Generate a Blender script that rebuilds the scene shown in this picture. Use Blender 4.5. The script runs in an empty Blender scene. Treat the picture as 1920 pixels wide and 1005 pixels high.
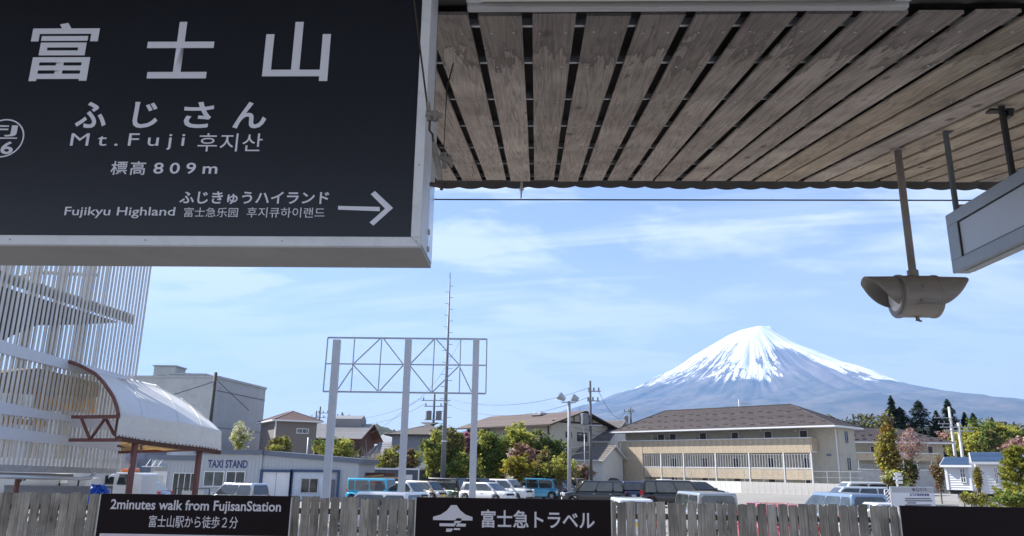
import bpy, bmesh, math, random
import numpy as np
from mathutils import Vector, Matrix, Euler
random.seed(7); rng = np.random.default_rng(7)
R = math.radians
sc = bpy.context.scene; col = sc.collection
# ------------------------------------------------------------------ camera
EYE = 2.4; FPX = 1440.0
PITCH, YAW, ROLL = R(14.7), R(1.8), R(0.8)
Fv = np.array([-math.sin(YAW)*math.cos(PITCH), math.cos(YAW)*math.cos(PITCH), math.sin(PITCH)])
R0 = np.array([math.cos(YAW), math.sin(YAW), 0.0]); U0 = np.cross(R0, Fv)
Rv = R0*math.cos(ROLL)+U0*math.sin(ROLL); Uv = U0*math.cos(ROLL)-R0*math.sin(ROLL)
cam_d = bpy.data.cameras.new('camera'); cam = bpy.data.objects.new('camera', cam_d); col.objects.link(cam)
cam_d.sensor_width = 36; cam_d.lens = FPX/1920*36; cam_d.clip_start = .05; cam_d.clip_end = 60000
mw = Matrix.Identity(4)
for i in range(3):
    mw[i][0] = Rv[i]; mw[i][1] = Uv[i]; mw[i][2] = -Fv[i]
mw[2][3] = EYE; cam.matrix_world = mw; sc.camera = cam
# ------------------------------------------------------------------ sky, sun, exposure
SUN_AZ, SUN_EL = 68, 41          # degrees left of straight ahead, above horizon
HAZE = 6e-5
w = bpy.data.worlds.new('World'); sc.world = w; w.use_nodes = True
nt = w.node_tree; nt.nodes.clear()
def N(t, typ, **k):
    n = t.nodes.new(typ)
    for a, b in k.items(): setattr(n, a, b)
    return n
def math_n(t, op, a=None, b=None, c=None, clamp=False):
    n = t.nodes.new('ShaderNodeMath'); n.operation = op; n.use_clamp = clamp
    for i, v in enumerate((a, b, c)):
        if v is None: continue
        if isinstance(v, (int, float)): n.inputs[i].default_value = v
        else: t.links.new(v, n.inputs[i])
    return n.outputs[0]
sky = N(nt, 'ShaderNodeTexSky', sky_type='NISHITA', sun_disc=False)
sky.sun_elevation = R(SUN_EL); sky.sun_rotation = R(-SUN_AZ)
sky.air_density = 1.25; sky.dust_density = 1.2; sky.ozone_density = 2.2; sky.altitude = 800
bg = N(nt, 'ShaderNodeBackground'); bg.inputs[1].default_value = .064
wo = N(nt, 'ShaderNodeOutputWorld'); tc = N(nt, 'ShaderNodeTexCoord')
sep = N(nt, 'ShaderNodeSeparateXYZ'); nt.links.new(tc.outputs['Generated'], sep.inputs[0])
zc = math_n(nt, 'MAXIMUM', sep.outputs[2], .0)
den = math_n(nt, 'ADD', zc, .16)
cx_ = math_n(nt, 'DIVIDE', sep.outputs[0], den); cy_ = math_n(nt, 'DIVIDE', sep.outputs[1], den)
cmb = N(nt, 'ShaderNodeCombineXYZ')
nt.links.new(math_n(nt, 'ADD', math_n(nt, 'MULTIPLY', cx_, .62), math_n(nt, 'MULTIPLY', cy_, .10)), cmb.inputs[0])
nt.links.new(math_n(nt, 'ADD', math_n(nt, 'MULTIPLY', cy_, 1.25), math_n(nt, 'MULTIPLY', cx_, -.16)), cmb.inputs[1])
def noise(t, vec, scale, det=6, rough=.55, dist=0.0, dim='3D'):
    n = N(t, 'ShaderNodeTexNoise'); n.inputs['Scale'].default_value = scale; n.inputs['Detail'].default_value = det
    n.inputs['Roughness'].default_value = rough; n.inputs['Distortion'].default_value = dist
    if vec is not None: t.links.new(vec, n.inputs['Vector'])
    return n.outputs['Fac']
def ramp(t, fac, pts):
    n = N(t, 'ShaderNodeValToRGB'); e = n.color_ramp.elements
    while len(e) < len(pts): e.new(.5)
    for i, (p, c) in enumerate(pts):
        e[i].position = p
        e[i].color = (c, c, c, 1) if isinstance(c, (int, float)) else (*c, 1)
    t.links.new(fac, n.inputs[0]); return n.outputs[0]
def mixc(t, fac, a, b, mode='MIX'):
    n = N(t, 'ShaderNodeMix', data_type='RGBA', blend_type=mode)
    for i, v in ((0, fac), (6, a), (7, b)):
        if isinstance(v, (int, float)): n.inputs[i].default_value = v
        elif isinstance(v, tuple): n.inputs[i].default_value = (*v, 1)
        else: t.links.new(v, n.inputs[i])
    return n.outputs[2]
c1 = ramp(nt, noise(nt, cmb.outputs[0], 1.7, 8, .6, .35), [(.47, 0), (.60, 1)])
c2 = ramp(nt, noise(nt, cmb.outputs[0], .6, 3, .5, .2), [(.36, .1), (.58, 1)])
c3 = ramp(nt, noise(nt, tc.outputs['Generated'], 2.2, 4, .5, .3), [(.35, .0), (.75, .5)])
cmb2 = N(nt, 'ShaderNodeCombineXYZ')
nt.links.new(math_n(nt, 'ADD', math_n(nt, 'MULTIPLY', cx_, .5), math_n(nt, 'MULTIPLY', cy_, .25)), cmb2.inputs[0])
nt.links.new(math_n(nt, 'ADD', math_n(nt, 'MULTIPLY', cy_, 4.2), math_n(nt, 'MULTIPLY', cx_, .9)), cmb2.inputs[1])
c4 = ramp(nt, noise(nt, cmb2.outputs[0], 1.3, 7, .62, .5), [(.50, 0), (.70, .75)])
cl = math_n(nt, 'ADD', math_n(nt, 'MULTIPLY', c1, c2), math_n(nt, 'MULTIPLY', c4, .6))
low = ramp(nt, zc, [(.0, .95), (.13, .76), (.27, .36), (.5, .06)])
cl = math_n(nt, 'ADD', math_n(nt, 'MULTIPLY', cl, .95), math_n(nt, 'ADD', math_n(nt, 'MULTIPLY', c3, .22), low), clamp=True)
cl = math_n(nt, 'MULTIPLY', cl, .92)
skyc = mixc(nt, cl, mixc(nt, 1.0, sky.outputs[0], (.52, .66, .96), 'MULTIPLY'), (5.6, 6.1, 6.9))
nt.links.new(skyc, bg.inputs[0]); nt.links.new(bg.outputs[0], wo.inputs[0])
sd = bpy.data.lights.new('sun', 'SUN'); sd.energy = 4.4; sd.angle = R(.55); sd.color = (1, .955, .88)
sun = bpy.data.objects.new('sun', sd); col.objects.link(sun)
az = R(SUN_AZ); el = R(SUN_EL)
sdir = Vector((-math.sin(az)*math.cos(el), math.cos(az)*math.cos(el), math.sin(el)))
sun.rotation_euler = sdir.to_track_quat('Z', 'Y').to_euler(); sun.location = (0, 0, 50)
sc.view_settings.view_transform = 'Standard'; sc.view_settings.look = 'None'
sc.view_settings.exposure = 1.5; sc.view_settings.gamma = 1; sc.view_settings.use_curve_mapping = False
sc.cycles.max_bounces = 8; sc.cycles.diffuse_bounces = 4; sc.cycles.transparent_max_bounces = 16
sc.cycles.volume_bounces = 0; sc.cycles.sample_clamp_indirect = 6
# ------------------------------------------------------------------ measuring helpers (a pixel of the survey photo + a real distance -> a point of the place)
CAM = np.array([0, 0, EYE])
def ray(x, y): return Rv*(x-960)/FPX-Uv*(y-502.5)/FPX+Fv
def at(x, y, Y):
    d = ray(x, y); return CAM+d*Y/d[1]
def on_plane(x, y, z0, y0, s):
    d = ray(x, y); t = (z0-EYE-s*y0)/(d[2]-s*d[1]); return CAM+d*t
def gx(px, Y, z=0.0):
    y = 900.0
    for _ in range(4):
        P = at(px, y, Y); q = np.array([P[0], Y, z])-CAM; y = 502.5-FPX*(q@Uv)/(q@Fv)
    return at(px, y, Y)[0]
# ------------------------------------------------------------------ mesh helpers
class MB:
    def __init__(s): s.v = []; s.f = []
    def add(s, vs, fs):
        o = len(s.v); s.v += [tuple(map(float, p)) for p in vs]; s.f += [tuple(i+o for i in f) for f in fs]; return s
    def box(s, x0, y0, z0, x1, y1, z1):
        return s.add([(x, y, z) for z in (z0, z1) for y in (y0, y1) for x in (x0, x1)],
                     [(0, 2, 3, 1), (4, 5, 7, 6), (0, 1, 5, 4), (2, 6, 7, 3), (0, 4, 6, 2), (1, 3, 7, 5)])
    def fb(s, F, a0, a1, z0, z1, n0, n1):
        O, U, Nn = F; vs = []
        for z in (z0, z1):
            for n in (n0, n1):
                for a in (a0, a1): vs.append((O[0]+U[0]*a+Nn[0]*n, O[1]+U[1]*a+Nn[1]*n, z))
        return s.add(vs, [(0, 2, 3, 1), (4, 5, 7, 6), (0, 1, 5, 4), (2, 6, 7, 3), (0, 4, 6, 2), (1, 3, 7, 5)])
    def bar(s, p, q, wd, ht=None, up=(0, 0, 1)):
        p = Vector(p); q = Vector(q); d = (q-p).normalized(); u = Vector(up)
        if abs(d.dot(u)) > .98: u = Vector((0, 1, 0))
        a = d.cross(u).normalized(); b = a.cross(d).normalized(); ht = ht or wd
        a = a*wd/2; b = b*ht/2
        return s.add([p-a-b, p+a-b, p+a+b, p-a+b, q-a-b, q+a-b, q+a+b, q-a+b],
                     [(0, 3, 2, 1), (4, 5, 6, 7), (0, 1, 5, 4), (1, 2, 6, 5), (2, 3, 7, 6), (3, 0, 4, 7)])
    def tube(s, pts, r, n=8, caps=True):
        pts = [Vector(p) for p in pts]; k = len(pts)
        rs = r if isinstance(r, (list, tuple)) else [r]*k; o = len(s.v); vs = []; fs = []
        ref = Vector((0, 0, 1))
        for i, p in enumerate(pts):
            d = (pts[min(i+1, k-1)]-pts[max(i-1, 0)]).normalized()
            rr = ref if abs(d.dot(ref)) < .95 else Vector((0, 1, 0))
            a = d.cross(rr).normalized(); b = a.cross(d)
            for j in range(n):
                t = 2*math.pi*j/n; vs.append(p+a*math.cos(t)*rs[i]+b*math.sin(t)*rs[i])
        for i in range(k-1):
            for j in range(n): fs.append((i*n+j, i*n+(j+1) % n, (i+1)*n+(j+1) % n, (i+1)*n+j))
        if caps: fs.append(tuple(range(n-1, -1, -1))); fs.append(tuple((k-1)*n+j for j in range(n)))
        return s.add(vs, fs)
    def grid(s, P, nu, nv, closed=False):   # P list row-major nu rows of nv
        fs = [(i*nv+j, i*nv+(j+1) % nv, (i+1)*nv+(j+1) % nv, (i+1)*nv+j) for i in range(nu-1) for j in range(nv if closed else nv-1)]
        return s.add(P, fs)
    def prism(s, poly, vec):               # extrude a 3D polygon
        n = len(poly); q = [tuple(np.array(p)+np.array(vec)) for p in poly]
        return s.add(list(poly)+q, [tuple(range(n)), tuple(range(2*n-1, n-1, -1))]+[(i, i+n, (i+1) % n+n, (i+1) % n) for i in range(n)])
    def mesh(s, name='mesh'):
        me = bpy.data.meshes.new(name); me.from_pydata(s.v, [], s.f); me.validate(); return me
def link(o, parent=None):
    col.objects.link(o)
    if parent is not None: o.parent = parent
    return o
def obj(name, m, mat, parent=None, smooth=False, bevel=0, kind=None, label=None, loc=None, rot=None, fixn=True):
    me = m.mesh(name) if isinstance(m, MB) else m
    if isinstance(m, MB) and fixn:
        b = bmesh.new(); b.from_mesh(me); bmesh.ops.recalc_face_normals(b, faces=b.faces); b.to_mesh(me); b.free()
    if mat is not None and not me.materials: me.materials.append(mat)
    if smooth: me.polygons.foreach_set('use_smooth', [True]*len(me.polygons))
    o = bpy.data.objects.new(name, me); link(o, parent)
    if bevel:
        b = o.modifiers.new('bevel', 'BEVEL'); b.width = bevel; b.segments = 2; b.limit_method = 'ANGLE'; b.angle_limit = R(40)
    if kind: o['kind'] = kind
    if label: o['label'] = label
    if loc is not None: o.location = loc
    if rot is not None: o.rotation_euler = rot
    return o
def tag(o, label, cat, group=None):
    o['label'] = label; o['category'] = cat
    if group: o['group'] = group
    return o
def thing(name, label, cat, loc=(0, 0, 0), rz=0, group=None):
    o = bpy.data.objects.new(name, None); o.empty_display_size = .3; col.objects.link(o)
    o.location = loc; o.rotation_euler = (0, 0, rz); return tag(o, label, cat, group)
def ap(o, *mods): return o
# ------------------------------------------------------------------ materials
MATS = {}
def mat(name, c, rough=.7, metal=0.0, var=.12, scale=3.0, bump=0.0, bscale=40, spec=.5, coords='Object', stretch=None, isl=0, coat=0, trans=0, dirt=0, rnd=0):
    if name in MATS: return MATS[name]
    m = bpy.data.materials.new(name); m.use_nodes = True; t = m.node_tree; b = t.nodes['Principled BSDF']
    b.inputs['Roughness'].default_value = rough; b.inputs['Metallic'].default_value = metal
    b.inputs['Specular IOR Level'].default_value = spec; b.inputs['Coat Weight'].default_value = coat
    co = N(t, 'ShaderNodeTexCoord').outputs[coords]; out = None
    if stretch:
        mp = N(t, 'ShaderNodeMapping'); mp.inputs['Scale'].default_value = stretch; t.links.new(co, mp.inputs[0]); co = mp.outputs[0]
    f = noise(t, co, scale, 5, .6)
    fac = ramp(t, f, [(.25, 1-var), (.75, 1+var)])
    cc = mixc(t, 1.0, tuple(c), fac, 'MULTIPLY')
    if dirt:
        f2 = ramp(t, noise(t, co, scale*2.7, 8, .7, .6), [(.48, 0), (.72, dirt)])
        cc = mixc(t, f2, cc, tuple(x*.45 for x in c))
    if isl:
        g = N(t, 'ShaderNodeNewGeometry'); cc = mixc(t, 1.0, cc, ramp(t, g.outputs['Random Per Island'], [(0, 1-isl), (1, 1+isl)]), 'MULTIPLY')
    if rnd:
        g = N(t, 'ShaderNodeObjectInfo'); cc = mixc(t, 1.0, cc, ramp(t, g.outputs['Random'], [(0, 1-rnd), (1, 1+rnd)]), 'MULTIPLY')
    t.links.new(cc, b.inputs['Base Color'])
    if bump:
        bn = N(t, 'ShaderNodeBump'); bn.inputs['Strength'].default_value = bump; bn.inputs['Distance'].default_value = .02
        t.links.new(noise(t, co, bscale, 6, .6), bn.inputs['Height']); t.links.new(bn.outputs[0], b.inputs['Normal'])
    if trans:
        tr = N(t, 'ShaderNodeBsdfTranslucent'); t.links.new(cc, tr.inputs[0]); mx = N(t, 'ShaderNodeMixShader'); mx.inputs[0].default_value = trans
        o = t.nodes['Material Output']; t.links.new(b.outputs[0], mx.inputs[1]); t.links.new(tr.outputs[0], mx.inputs[2]); t.links.new(mx.outputs[0], o.inputs[0])
    MATS[name] = m; return m
def leafm(name, c, tr=.35): return mat(name, c, .75, var=.25, scale=1.2, isl=.45, trans=tr, spec=.2)
def wood(name, c1, c2, stain=0, axis=1, sc_=1.0):
    m = bpy.data.materials.new(name); m.use_nodes = True; t = m.node_tree; b = t.nodes['Principled BSDF']
    b.inputs['Roughness'].default_value = .8; b.inputs['Specular IOR Level'].default_value = .25
    tcn = N(t, 'ShaderNodeTexCoord'); oi = N(t, 'ShaderNodeObjectInfo')
    ad = N(t, 'ShaderNodeVectorMath', operation='MULTIPLY_ADD'); t.links.new(oi.outputs['Random'], ad.inputs[0]); ad.inputs[1].default_value = (31, 47, 13)
    t.links.new(tcn.outputs['Object'], ad.inputs[2])
    mp = N(t, 'ShaderNodeMapping'); s = [1., 1., 1.]; s[axis] = .055; mp.inputs['Scale'].default_value = s; t.links.new(ad.outputs[0], mp.inputs[0])
    mp2 = N(t, 'ShaderNodeMapping'); s = [1., 1., 1.]; s[axis] = .02; mp2.inputs['Scale'].default_value = s; t.links.new(ad.outputs[0], mp2.inputs[0])
    g1 = noise(t, mp.outputs[0], 11*sc_, 3, .5, 1.2)      # cathedral grain: contour lines of a stretched noise
    rings = math_n(t, 'FRACT', math_n(t, 'MULTIPLY', g1, 9))
    rings = ramp(t, rings, [(0, .68), (.35, 1), (.8, 1.07), (1, .72)])
    fine = ramp(t, noise(t, mp2.outputs[0], 260*sc_, 4, .6), [(.3, .74), (.7, 1.22)])
    big = noise(t, ad.outputs[0], 2.2, 4, .6)
    base = mixc(t, ramp(t, big, [(.3, 0), (.7, 1)]), c1, c2)
    base = mixc(t, 1.0, base, rings, 'MULTIPLY'); base = mixc(t, 1.0, base, fine, 'MULTIPLY')
    base = mixc(t, 1.0, base, ramp(t, oi.outputs['Random'], [(0, .80), (1, 1.2)]), 'MULTIPLY')
    vor = N(t, 'ShaderNodeTexVoronoi'); mp3 = N(t, 'ShaderNodeMapping'); s = [5.5, 5.5, 5.5]; s[axis] = 3.2
    mp3.inputs['Scale'].default_value = s; t.links.new(ad.outputs[0], mp3.inputs[0]); t.links.new(mp3.outputs[0], vor.inputs['Vector']); vor.inputs['Scale'].default_value = 1
    base = mixc(t, ramp(t, vor.outputs['Distance'], [(.0, .95), (.09, .7), (.15, 0)]), base, tuple(x*.35 for x in c1))
    if stain:
        sp = N(t, 'ShaderNodeSeparateXYZ'); t.links.new(tcn.outputs['Object'], sp.inputs[0])
        mp4 = N(t, 'ShaderNodeMapping'); s = [16., 16., 16.]; s[axis] = 2.4; mp4.inputs['Scale'].default_value = s; t.links.new(ad.outputs[0], mp4.inputs[0])
        n = noise(t, mp4.outputs[0], 1.0, 5, .6, .6)
        edge = math_n(t, 'ADD', sp.outputs[axis], math_n(t, 'MULTIPLY', n, -1.7))       # tide line reaching different lengths down the plank
        st = ramp(t, math_n(t, 'ADD', edge, .72), [(.0, .38), (.20, .48), (.30, .9), (.335, .0)])
        base = mixc(t, math_n(t, 'MULTIPLY', st, stain), base, tuple(x*.42 for x in c1))
    t.links.new(base, b.inputs['Base Color'])
    bn = N(t, 'ShaderNodeBump'); bn.inputs['Strength'].default_value = .5; bn.inputs['Distance'].default_value = .004
    t.links.new(fine, bn.inputs['Height']); t.links.new(bn.outputs[0], b.inputs['Normal'])
    MATS[name] = m; return m
white = mat('white_paint', (.72, .73, .75), .45, var=.05, dirt=.15)
sign_white = mat('sign_frame_white', (.62, .63, .67), .4, var=.05, scale=6, dirt=.25)
navy = mat('sign_navy', (.013, .0145, .022), .34, var=.12, scale=1.5)
brown_sign = mat('sign_dark_brown', (.010, .006, .008), .6, var=.1, spec=.15)
print_w = mat('print_white', (.62, .62, .70), .5, var=.02)
black = mat('black_metal', (.012, .012, .013), .5, var=.2)
dark = mat('dark_void', (.008, .008, .009), .9, var=.2)
alu = mat('aluminium', (.50, .51, .53), .42, .5, var=.06)
steel = mat('galvanised_steel', (.36, .38, .41), .5, .35, var=.12, scale=5)
rust = mat('rusty_steel', (.10, .045, .03), .8, .2, var=.35, scale=9, bump=.4)
redbrown = mat('red_brown_paint', (.16, .06, .05), .6, var=.2, scale=5, dirt=.4)
concrete = mat('concrete', (.42, .41, .40), .85, var=.14, scale=1.5, bump=.25, bscale=30, dirt=.25)
pale_conc = mat('pale_concrete', (.60, .60, .58), .85, var=.1, scale=1.2, bump=.2, bscale=25, dirt=.2)
glass = mat('window_glass', (.05, .058, .065), .06, 0, var=.5, scale=1.4, spec=.9, rnd=.7)
carglass = mat('car_glass', (.035, .042, .046), .04, 0, var=.6, scale=2.2, spec=.9, coat=.3)
rubber = mat('rubber', (.02, .02, .021), .8, var=.1)
rimm = mat('wheel_rim', (.5, .5, .52), .3, .7, var=.05)
lampm = mat('lamp_glass', (.7, .72, .75), .1, .2, var=.1)
redlamp = mat('tail_lamp', (.45, .02, .02), .15, 0, var=.1)
plate_y = mat('yellow_plate', (.75, .55, .06), .5, var=.05)
plate_w = mat('white_plate', (.75, .76, .75), .5, var=.05)
bark = mat('bark', (.10, .075, .055), .9, var=.3, scale=8, bump=.5)
bark_l = mat('pale_bark', (.26, .22, .19), .9, var=.3, scale=8, bump=.5)
def paint(name, c, metal=.15): return mat('paint_'+name, c, .22, metal, var=.03, scale=1, coat=.8)
# ------------------------------------------------------------------ ground, track bed, road
asph = mat('asphalt', (.235, .225, .21), .9, var=.12, scale=.35, bump=.3, bscale=60, dirt=.25)
m = MB().add([(-9000, 4, 0), (13000, 4, 0), (13000, 15500, 0), (-9000, 15500, 0), (-9000, -600, 0), (13000, -600, 0)], [(0, 1, 2, 3), (4, 5, 1, 0)])
landm = mat('valley_ground', (.09, .10, .06), .95, var=.3, scale=.01)
obj('ground', m, landm, kind='structure')
obj('car_park_surface', MB().add([(-70, 8.6, .004), (75, 8.6, .004), (75, 105, .004), (-70, 105, .004)], [(0, 1, 2, 3)]), asph, kind='structure')
ballast = mat('ballast', (.42, .40, .36), .95, var=.4, scale=14, bump=1.0, bscale=45, dirt=.6)
obj('track_bed', MB().box(-40, 1.9, -.3, 40, 7.9, .12), ballast, kind='structure')
obj('platform_floor', MB().box(-40, -14, -.3, 40, 1.7, .8), pale_conc, kind='structure')
m = MB()
for y in (3.0, 4.07, 6.0, 7.07): m.box(-40, y, .25, 40, y+.065, .40)
obj('rail', m, rust, kind='structure')
m = MB()
for k in range(90): m.box(-27+k*.6, 2.5, .13, -26.78+k*.6, 4.6, .25)
for k in range(90): m.box(-27+k*.6, 5.5, .13, -26.78+k*.6, 7.6, .25)
obj('sleepers', m, concrete, kind='structure')
m = MB()
for a, b in ((-3, 2.6), (4, 2.6), (11, 2.6), (18, 2.6)): pass
for k in range(12):
    x = -16+k*2.6; m.add([(x, 46, .009), (x+.12, 46, .009), (x+2.0, 51, .009), (x+1.88, 51, .009)], [(0, 1, 2, 3)])
    x = 1+k*2.6; m.add([(x, 30, .009), (x+.12, 30, .009), (x+.12, 35, .009), (x, 35, .009)], [(0, 1, 2, 3)])
obj('parking_bay_lines', m, white, kind='structure')

# ------------------------------------------------------------------ mountain
def vnoise(a, b, seed, per=None):
    rs = np.random.default_rng(seed); n = 512; T = rs.random((n, n)); ai = np.floor(a).astype(int); bi = np.floor(b).astype(int)
    fa = a-ai; fb = b-bi; fa = fa*fa*(3-2*fa); fb = fb*fb*(3-2*fb)
    p = per or n
    g = lambda i, j: T[(i % p) % n, j % n]
    return (g(ai, bi)*(1-fa)+g(ai+1, bi)*fa)*(1-fb)+(g(ai, bi+1)*(1-fa)+g(ai+1, bi+1)*fa)*fb
XC, YC = 4060.0, 14200.0
NA, NR = 900, 170
th = np.linspace(-math.pi, math.pi, NA, endpoint=False); rr = 30+(np.linspace(0, 1, NR)**1.35)*11500
TH, RR = np.meshgrid(th, rr)
Lp = ([0, 150, 275, 500, 800, 1150, 1500, 1835, 2300, 2800, 3500, 4300, 6000, 9000, 12000], [2545, 2572, 2550, 2454, 2277, 2063, 1817, 1645, 1414, 1228, 1037, 808, 446, 130, 0])
Rp = ([0, 200, 285, 500, 800, 1150, 1600, 2100, 2600, 3100, 3800, 4600, 6000, 9000, 12000], [2545, 2622, 2565, 2424, 2221, 2036, 1782, 1591, 1342, 1225, 1074, 1005, 718, 200, 0])
wl = .5-.5*np.cos(TH+R(16)); wl = wl*wl*(3-2*wl)
Hh = np.interp(RR, *Lp)*wl+np.interp(RR, *Rp)*(1-wl)
q = (TH+math.pi)/(2*math.pi)
gul = 0
for k, (fq, am, s) in enumerate(((24, 60, 1), (60, 34, 2), (150, 17, 3), (330, 8, 4))):
    x = q*fq+.35*vnoise(q*fq*.5, RR/1400, 20+s, fq//2)
    gul = gul+am*(np.abs(vnoise(x, RR/(2600/(1+k)), s, fq)*2-1)-.45)
amp = np.clip((RR-260)/1500, 0, 1)*np.clip((11500-RR)/5000, 0, 1)
Hh = Hh+gul*amp*1.9+vnoise(q*400, RR/90, 9, 400)*9*amp
Hh = Hh+70*np.exp(-(((RR*np.cos(TH)-300)/80)**2+((RR*np.sin(TH)+60)/120)**2))
Hh[0] = Hh[0].mean()
Hh = np.where(RR > 10800, Hh-(RR-10800)*.3, Hh)
pos = np.stack([XC+RR*np.cos(TH), YC+RR*np.sin(TH), Hh], -1)
pos[..., 1] = pos[..., 1]
keep = pos[..., 1].max()
V = pos.reshape(-1, 3); V = V[:, :]
F = []
for i in range(NR-1):
    for j in range(NA):
        F.append((i*NA+j, i*NA+(j+1) % NA, (i+1)*NA+(j+1) % NA, (i+1)*NA+j))
# keep only the near side and a bit over the ridge, and nothing beyond the modelled land
Vy = V[:, 1]; Vx = V[:, 0]; F = [f for f in F if Vy[f[0]] < 15400 and Vy[f[2]] > 3600 and -8500 < Vx[f[0]] < 12500]
F.append(tuple(range(NA-1, -1, -1)))
me = bpy.data.meshes.new('mountain'); me.from_pydata(V.tolist(), [], F)
b = bmesh.new(); b.from_mesh(me); bmesh.ops.delete(b, geom=[v for v in b.verts if not v.link_faces], context='VERTS'); bmesh.ops.recalc_face_normals(b, faces=b.faces); b.to_mesh(me); b.free()
mm = bpy.data.materials.new('mountain_snow_and_rock'); mm.use_nodes = True; t = mm.node_tree; bb = t.nodes['Principled BSDF']; bb.inputs['Roughness'].default_value = .8
co = N(t, 'ShaderNodeTexCoord').outputs['Object']; sp = N(t, 'ShaderNodeSeparateXYZ'); t.links.new(co, sp.inputs[0])
dx = math_n(t, 'SUBTRACT', sp.outputs[0], XC); dy = math_n(t, 'SUBTRACT', sp.outputs[1], YC)
ang = math_n(t, 'ARCTAN2', dy, dx)
rad = math_n(t, 'SQRT', math_n(t, 'ADD', math_n(t, 'MULTIPLY', dx, dx), math_n(t, 'MULTIPLY', dy, dy)))
cv = N(t, 'ShaderNodeCombineXYZ'); t.links.new(math_n(t, 'MULTIPLY', ang, 38), cv.inputs[0]); t.links.new(math_n(t, 'MULTIPLY', rad, .0016), cv.inputs[1])
cv2 = N(t, 'ShaderNodeCombineXYZ'); t.links.new(math_n(t, 'MULTIPLY', ang, 6), cv2.inputs[0]); t.links.new(math_n(t, 'MULTIPLY', rad, .0017), cv2.inputs[1])
n1 = noise(t, cv.outputs[0], 1.0, 7, .68, .5); n2 = noise(t, cv2.outputs[0], 1.0, 5, .6, .8)
hz = math_n(t, 'DIVIDE', math_n(t, 'SUBTRACT', sp.outputs[2], 1360), 1150)          # 0 at the snow line, 1 near the top
def gauss(c, wd, a):
    d = math_n(t, 'DIVIDE', math_n(t, 'SUBTRACT', ang, R(c)), R(wd)); e = math_n(t, 'POWER', 2.718, math_n(t, 'MULTIPLY', math_n(t, 'MULTIPLY', d, d), -1))
    return math_n(t, 'MULTIPLY', e, a)
S = math_n(t, 'ADD', math_n(t, 'ADD', math_n(t, 'MULTIPLY', hz, 1.15), .10), math_n(t, 'MULTIPLY', math_n(t, 'SUBTRACT', n1, .5), 4.6))
S = math_n(t, 'ADD', S, math_n(t, 'MULTIPLY', math_n(t, 'SUBTRACT', n2, .5), 1.7)); S = math_n(t, 'ADD', S, math_n(t, 'MULTIPLY', math_n(t, 'SUBTRACT', noise(t, co, .0075, 5, .75, 1.0), .5), 2.0))
S = math_n(t, 'ADD', S, math_n(t, 'MULTIPLY', gauss(-84, 9, -1.9), ramp(t, hz, [(.40, 1), (.72, 0)]))); S = math_n(t, 'ADD', S, gauss(-109, 7, .50)); S = math_n(t, 'ADD', S, gauss(-132, 14, -.30)); S = math_n(t, 'ADD', S, gauss(-48, 20, .42))
S = ramp(t, S, [(.34, 0), (.47, 1)])
lim = ramp(t, math_n(t, 'ADD', hz, math_n(t, 'MULTIPLY', math_n(t, 'SUBTRACT', n1, .5), .5)), [(.02, 0), (.10, 1)])
S = math_n(t, 'MULTIPLY', S, lim)
veg = ramp(t, hz, [(0, 0), (.12, 1)])
rock = mixc(t, ramp(t, noise(t, co, .004, 6, .7), [(.3, 0), (.7, 1)]), (.10, .085, .075), (.17, .14, .125))
forest = mixc(t, ramp(t, noise(t, co, .0016, 9, .78), [(.4, 0), (.60, 1)]), (.022, .032, .022), (.12, .10, .075))
t.links.new(mixc(t, S, mixc(t, veg, forest, rock), (.86, .87, .89)), bb.inputs['Base Color'])
o = obj('mountain', me, mm, kind='structure', smooth=True)
o['label'] = 'snow-capped volcano with streaked snow far behind the houses'
# low wooded hills in the middle distance
def hill(name, x0, x1, Y, prof, depth, c, seed, label):
    nx, ny = 160, 26; P = []
    for j in range(ny):
        v = j/(ny-1)
        for i in range(nx):
            u = i/(nx-1); x = x0+(x1-x0)*u
            h = np.interp(x, *prof)*math.sin(math.pi*min(1, v*1.0))**.8
            a = np.array([x/ (depth*.03)]); bq = np.array([v*30.])
            h = h*(1+.06*(vnoise(a, bq, seed)[0]-.5))+(vnoise(a*3, bq*3, seed+1)[0]-.5)*depth*.03*math.sin(math.pi*v)
            P.append((x, Y+(v-.5)*depth, max(h, 0)-.5))
    o = obj(name, MB().grid(P, ny, nx), c, kind='structure', smooth=True); o['label'] = label
P = [(at(px, py, 900)[0], at(px, py, 900)[2]) for px, py in ((640, 835), (660, 818), (685, 802), (700, 797), (720, 801), (745, 812), (770, 818), (800, 822), (850, 835), (900, 850))]
hillm = mat('hill_forest', (.03, .045, .025), .95, var=.5, scale=.05, bump=1, bscale=.4)
hill('wooded_hill', P[0][0]-200, P[-1][0]+150, 900, ([P[0][0]-200]+[p[0] for p in P]+[P[-1][0]+150], [0]+[p[1] for p in P]+[0]), 260, hillm, 5, 'dark wooded hill in the gap between the houses')
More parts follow.
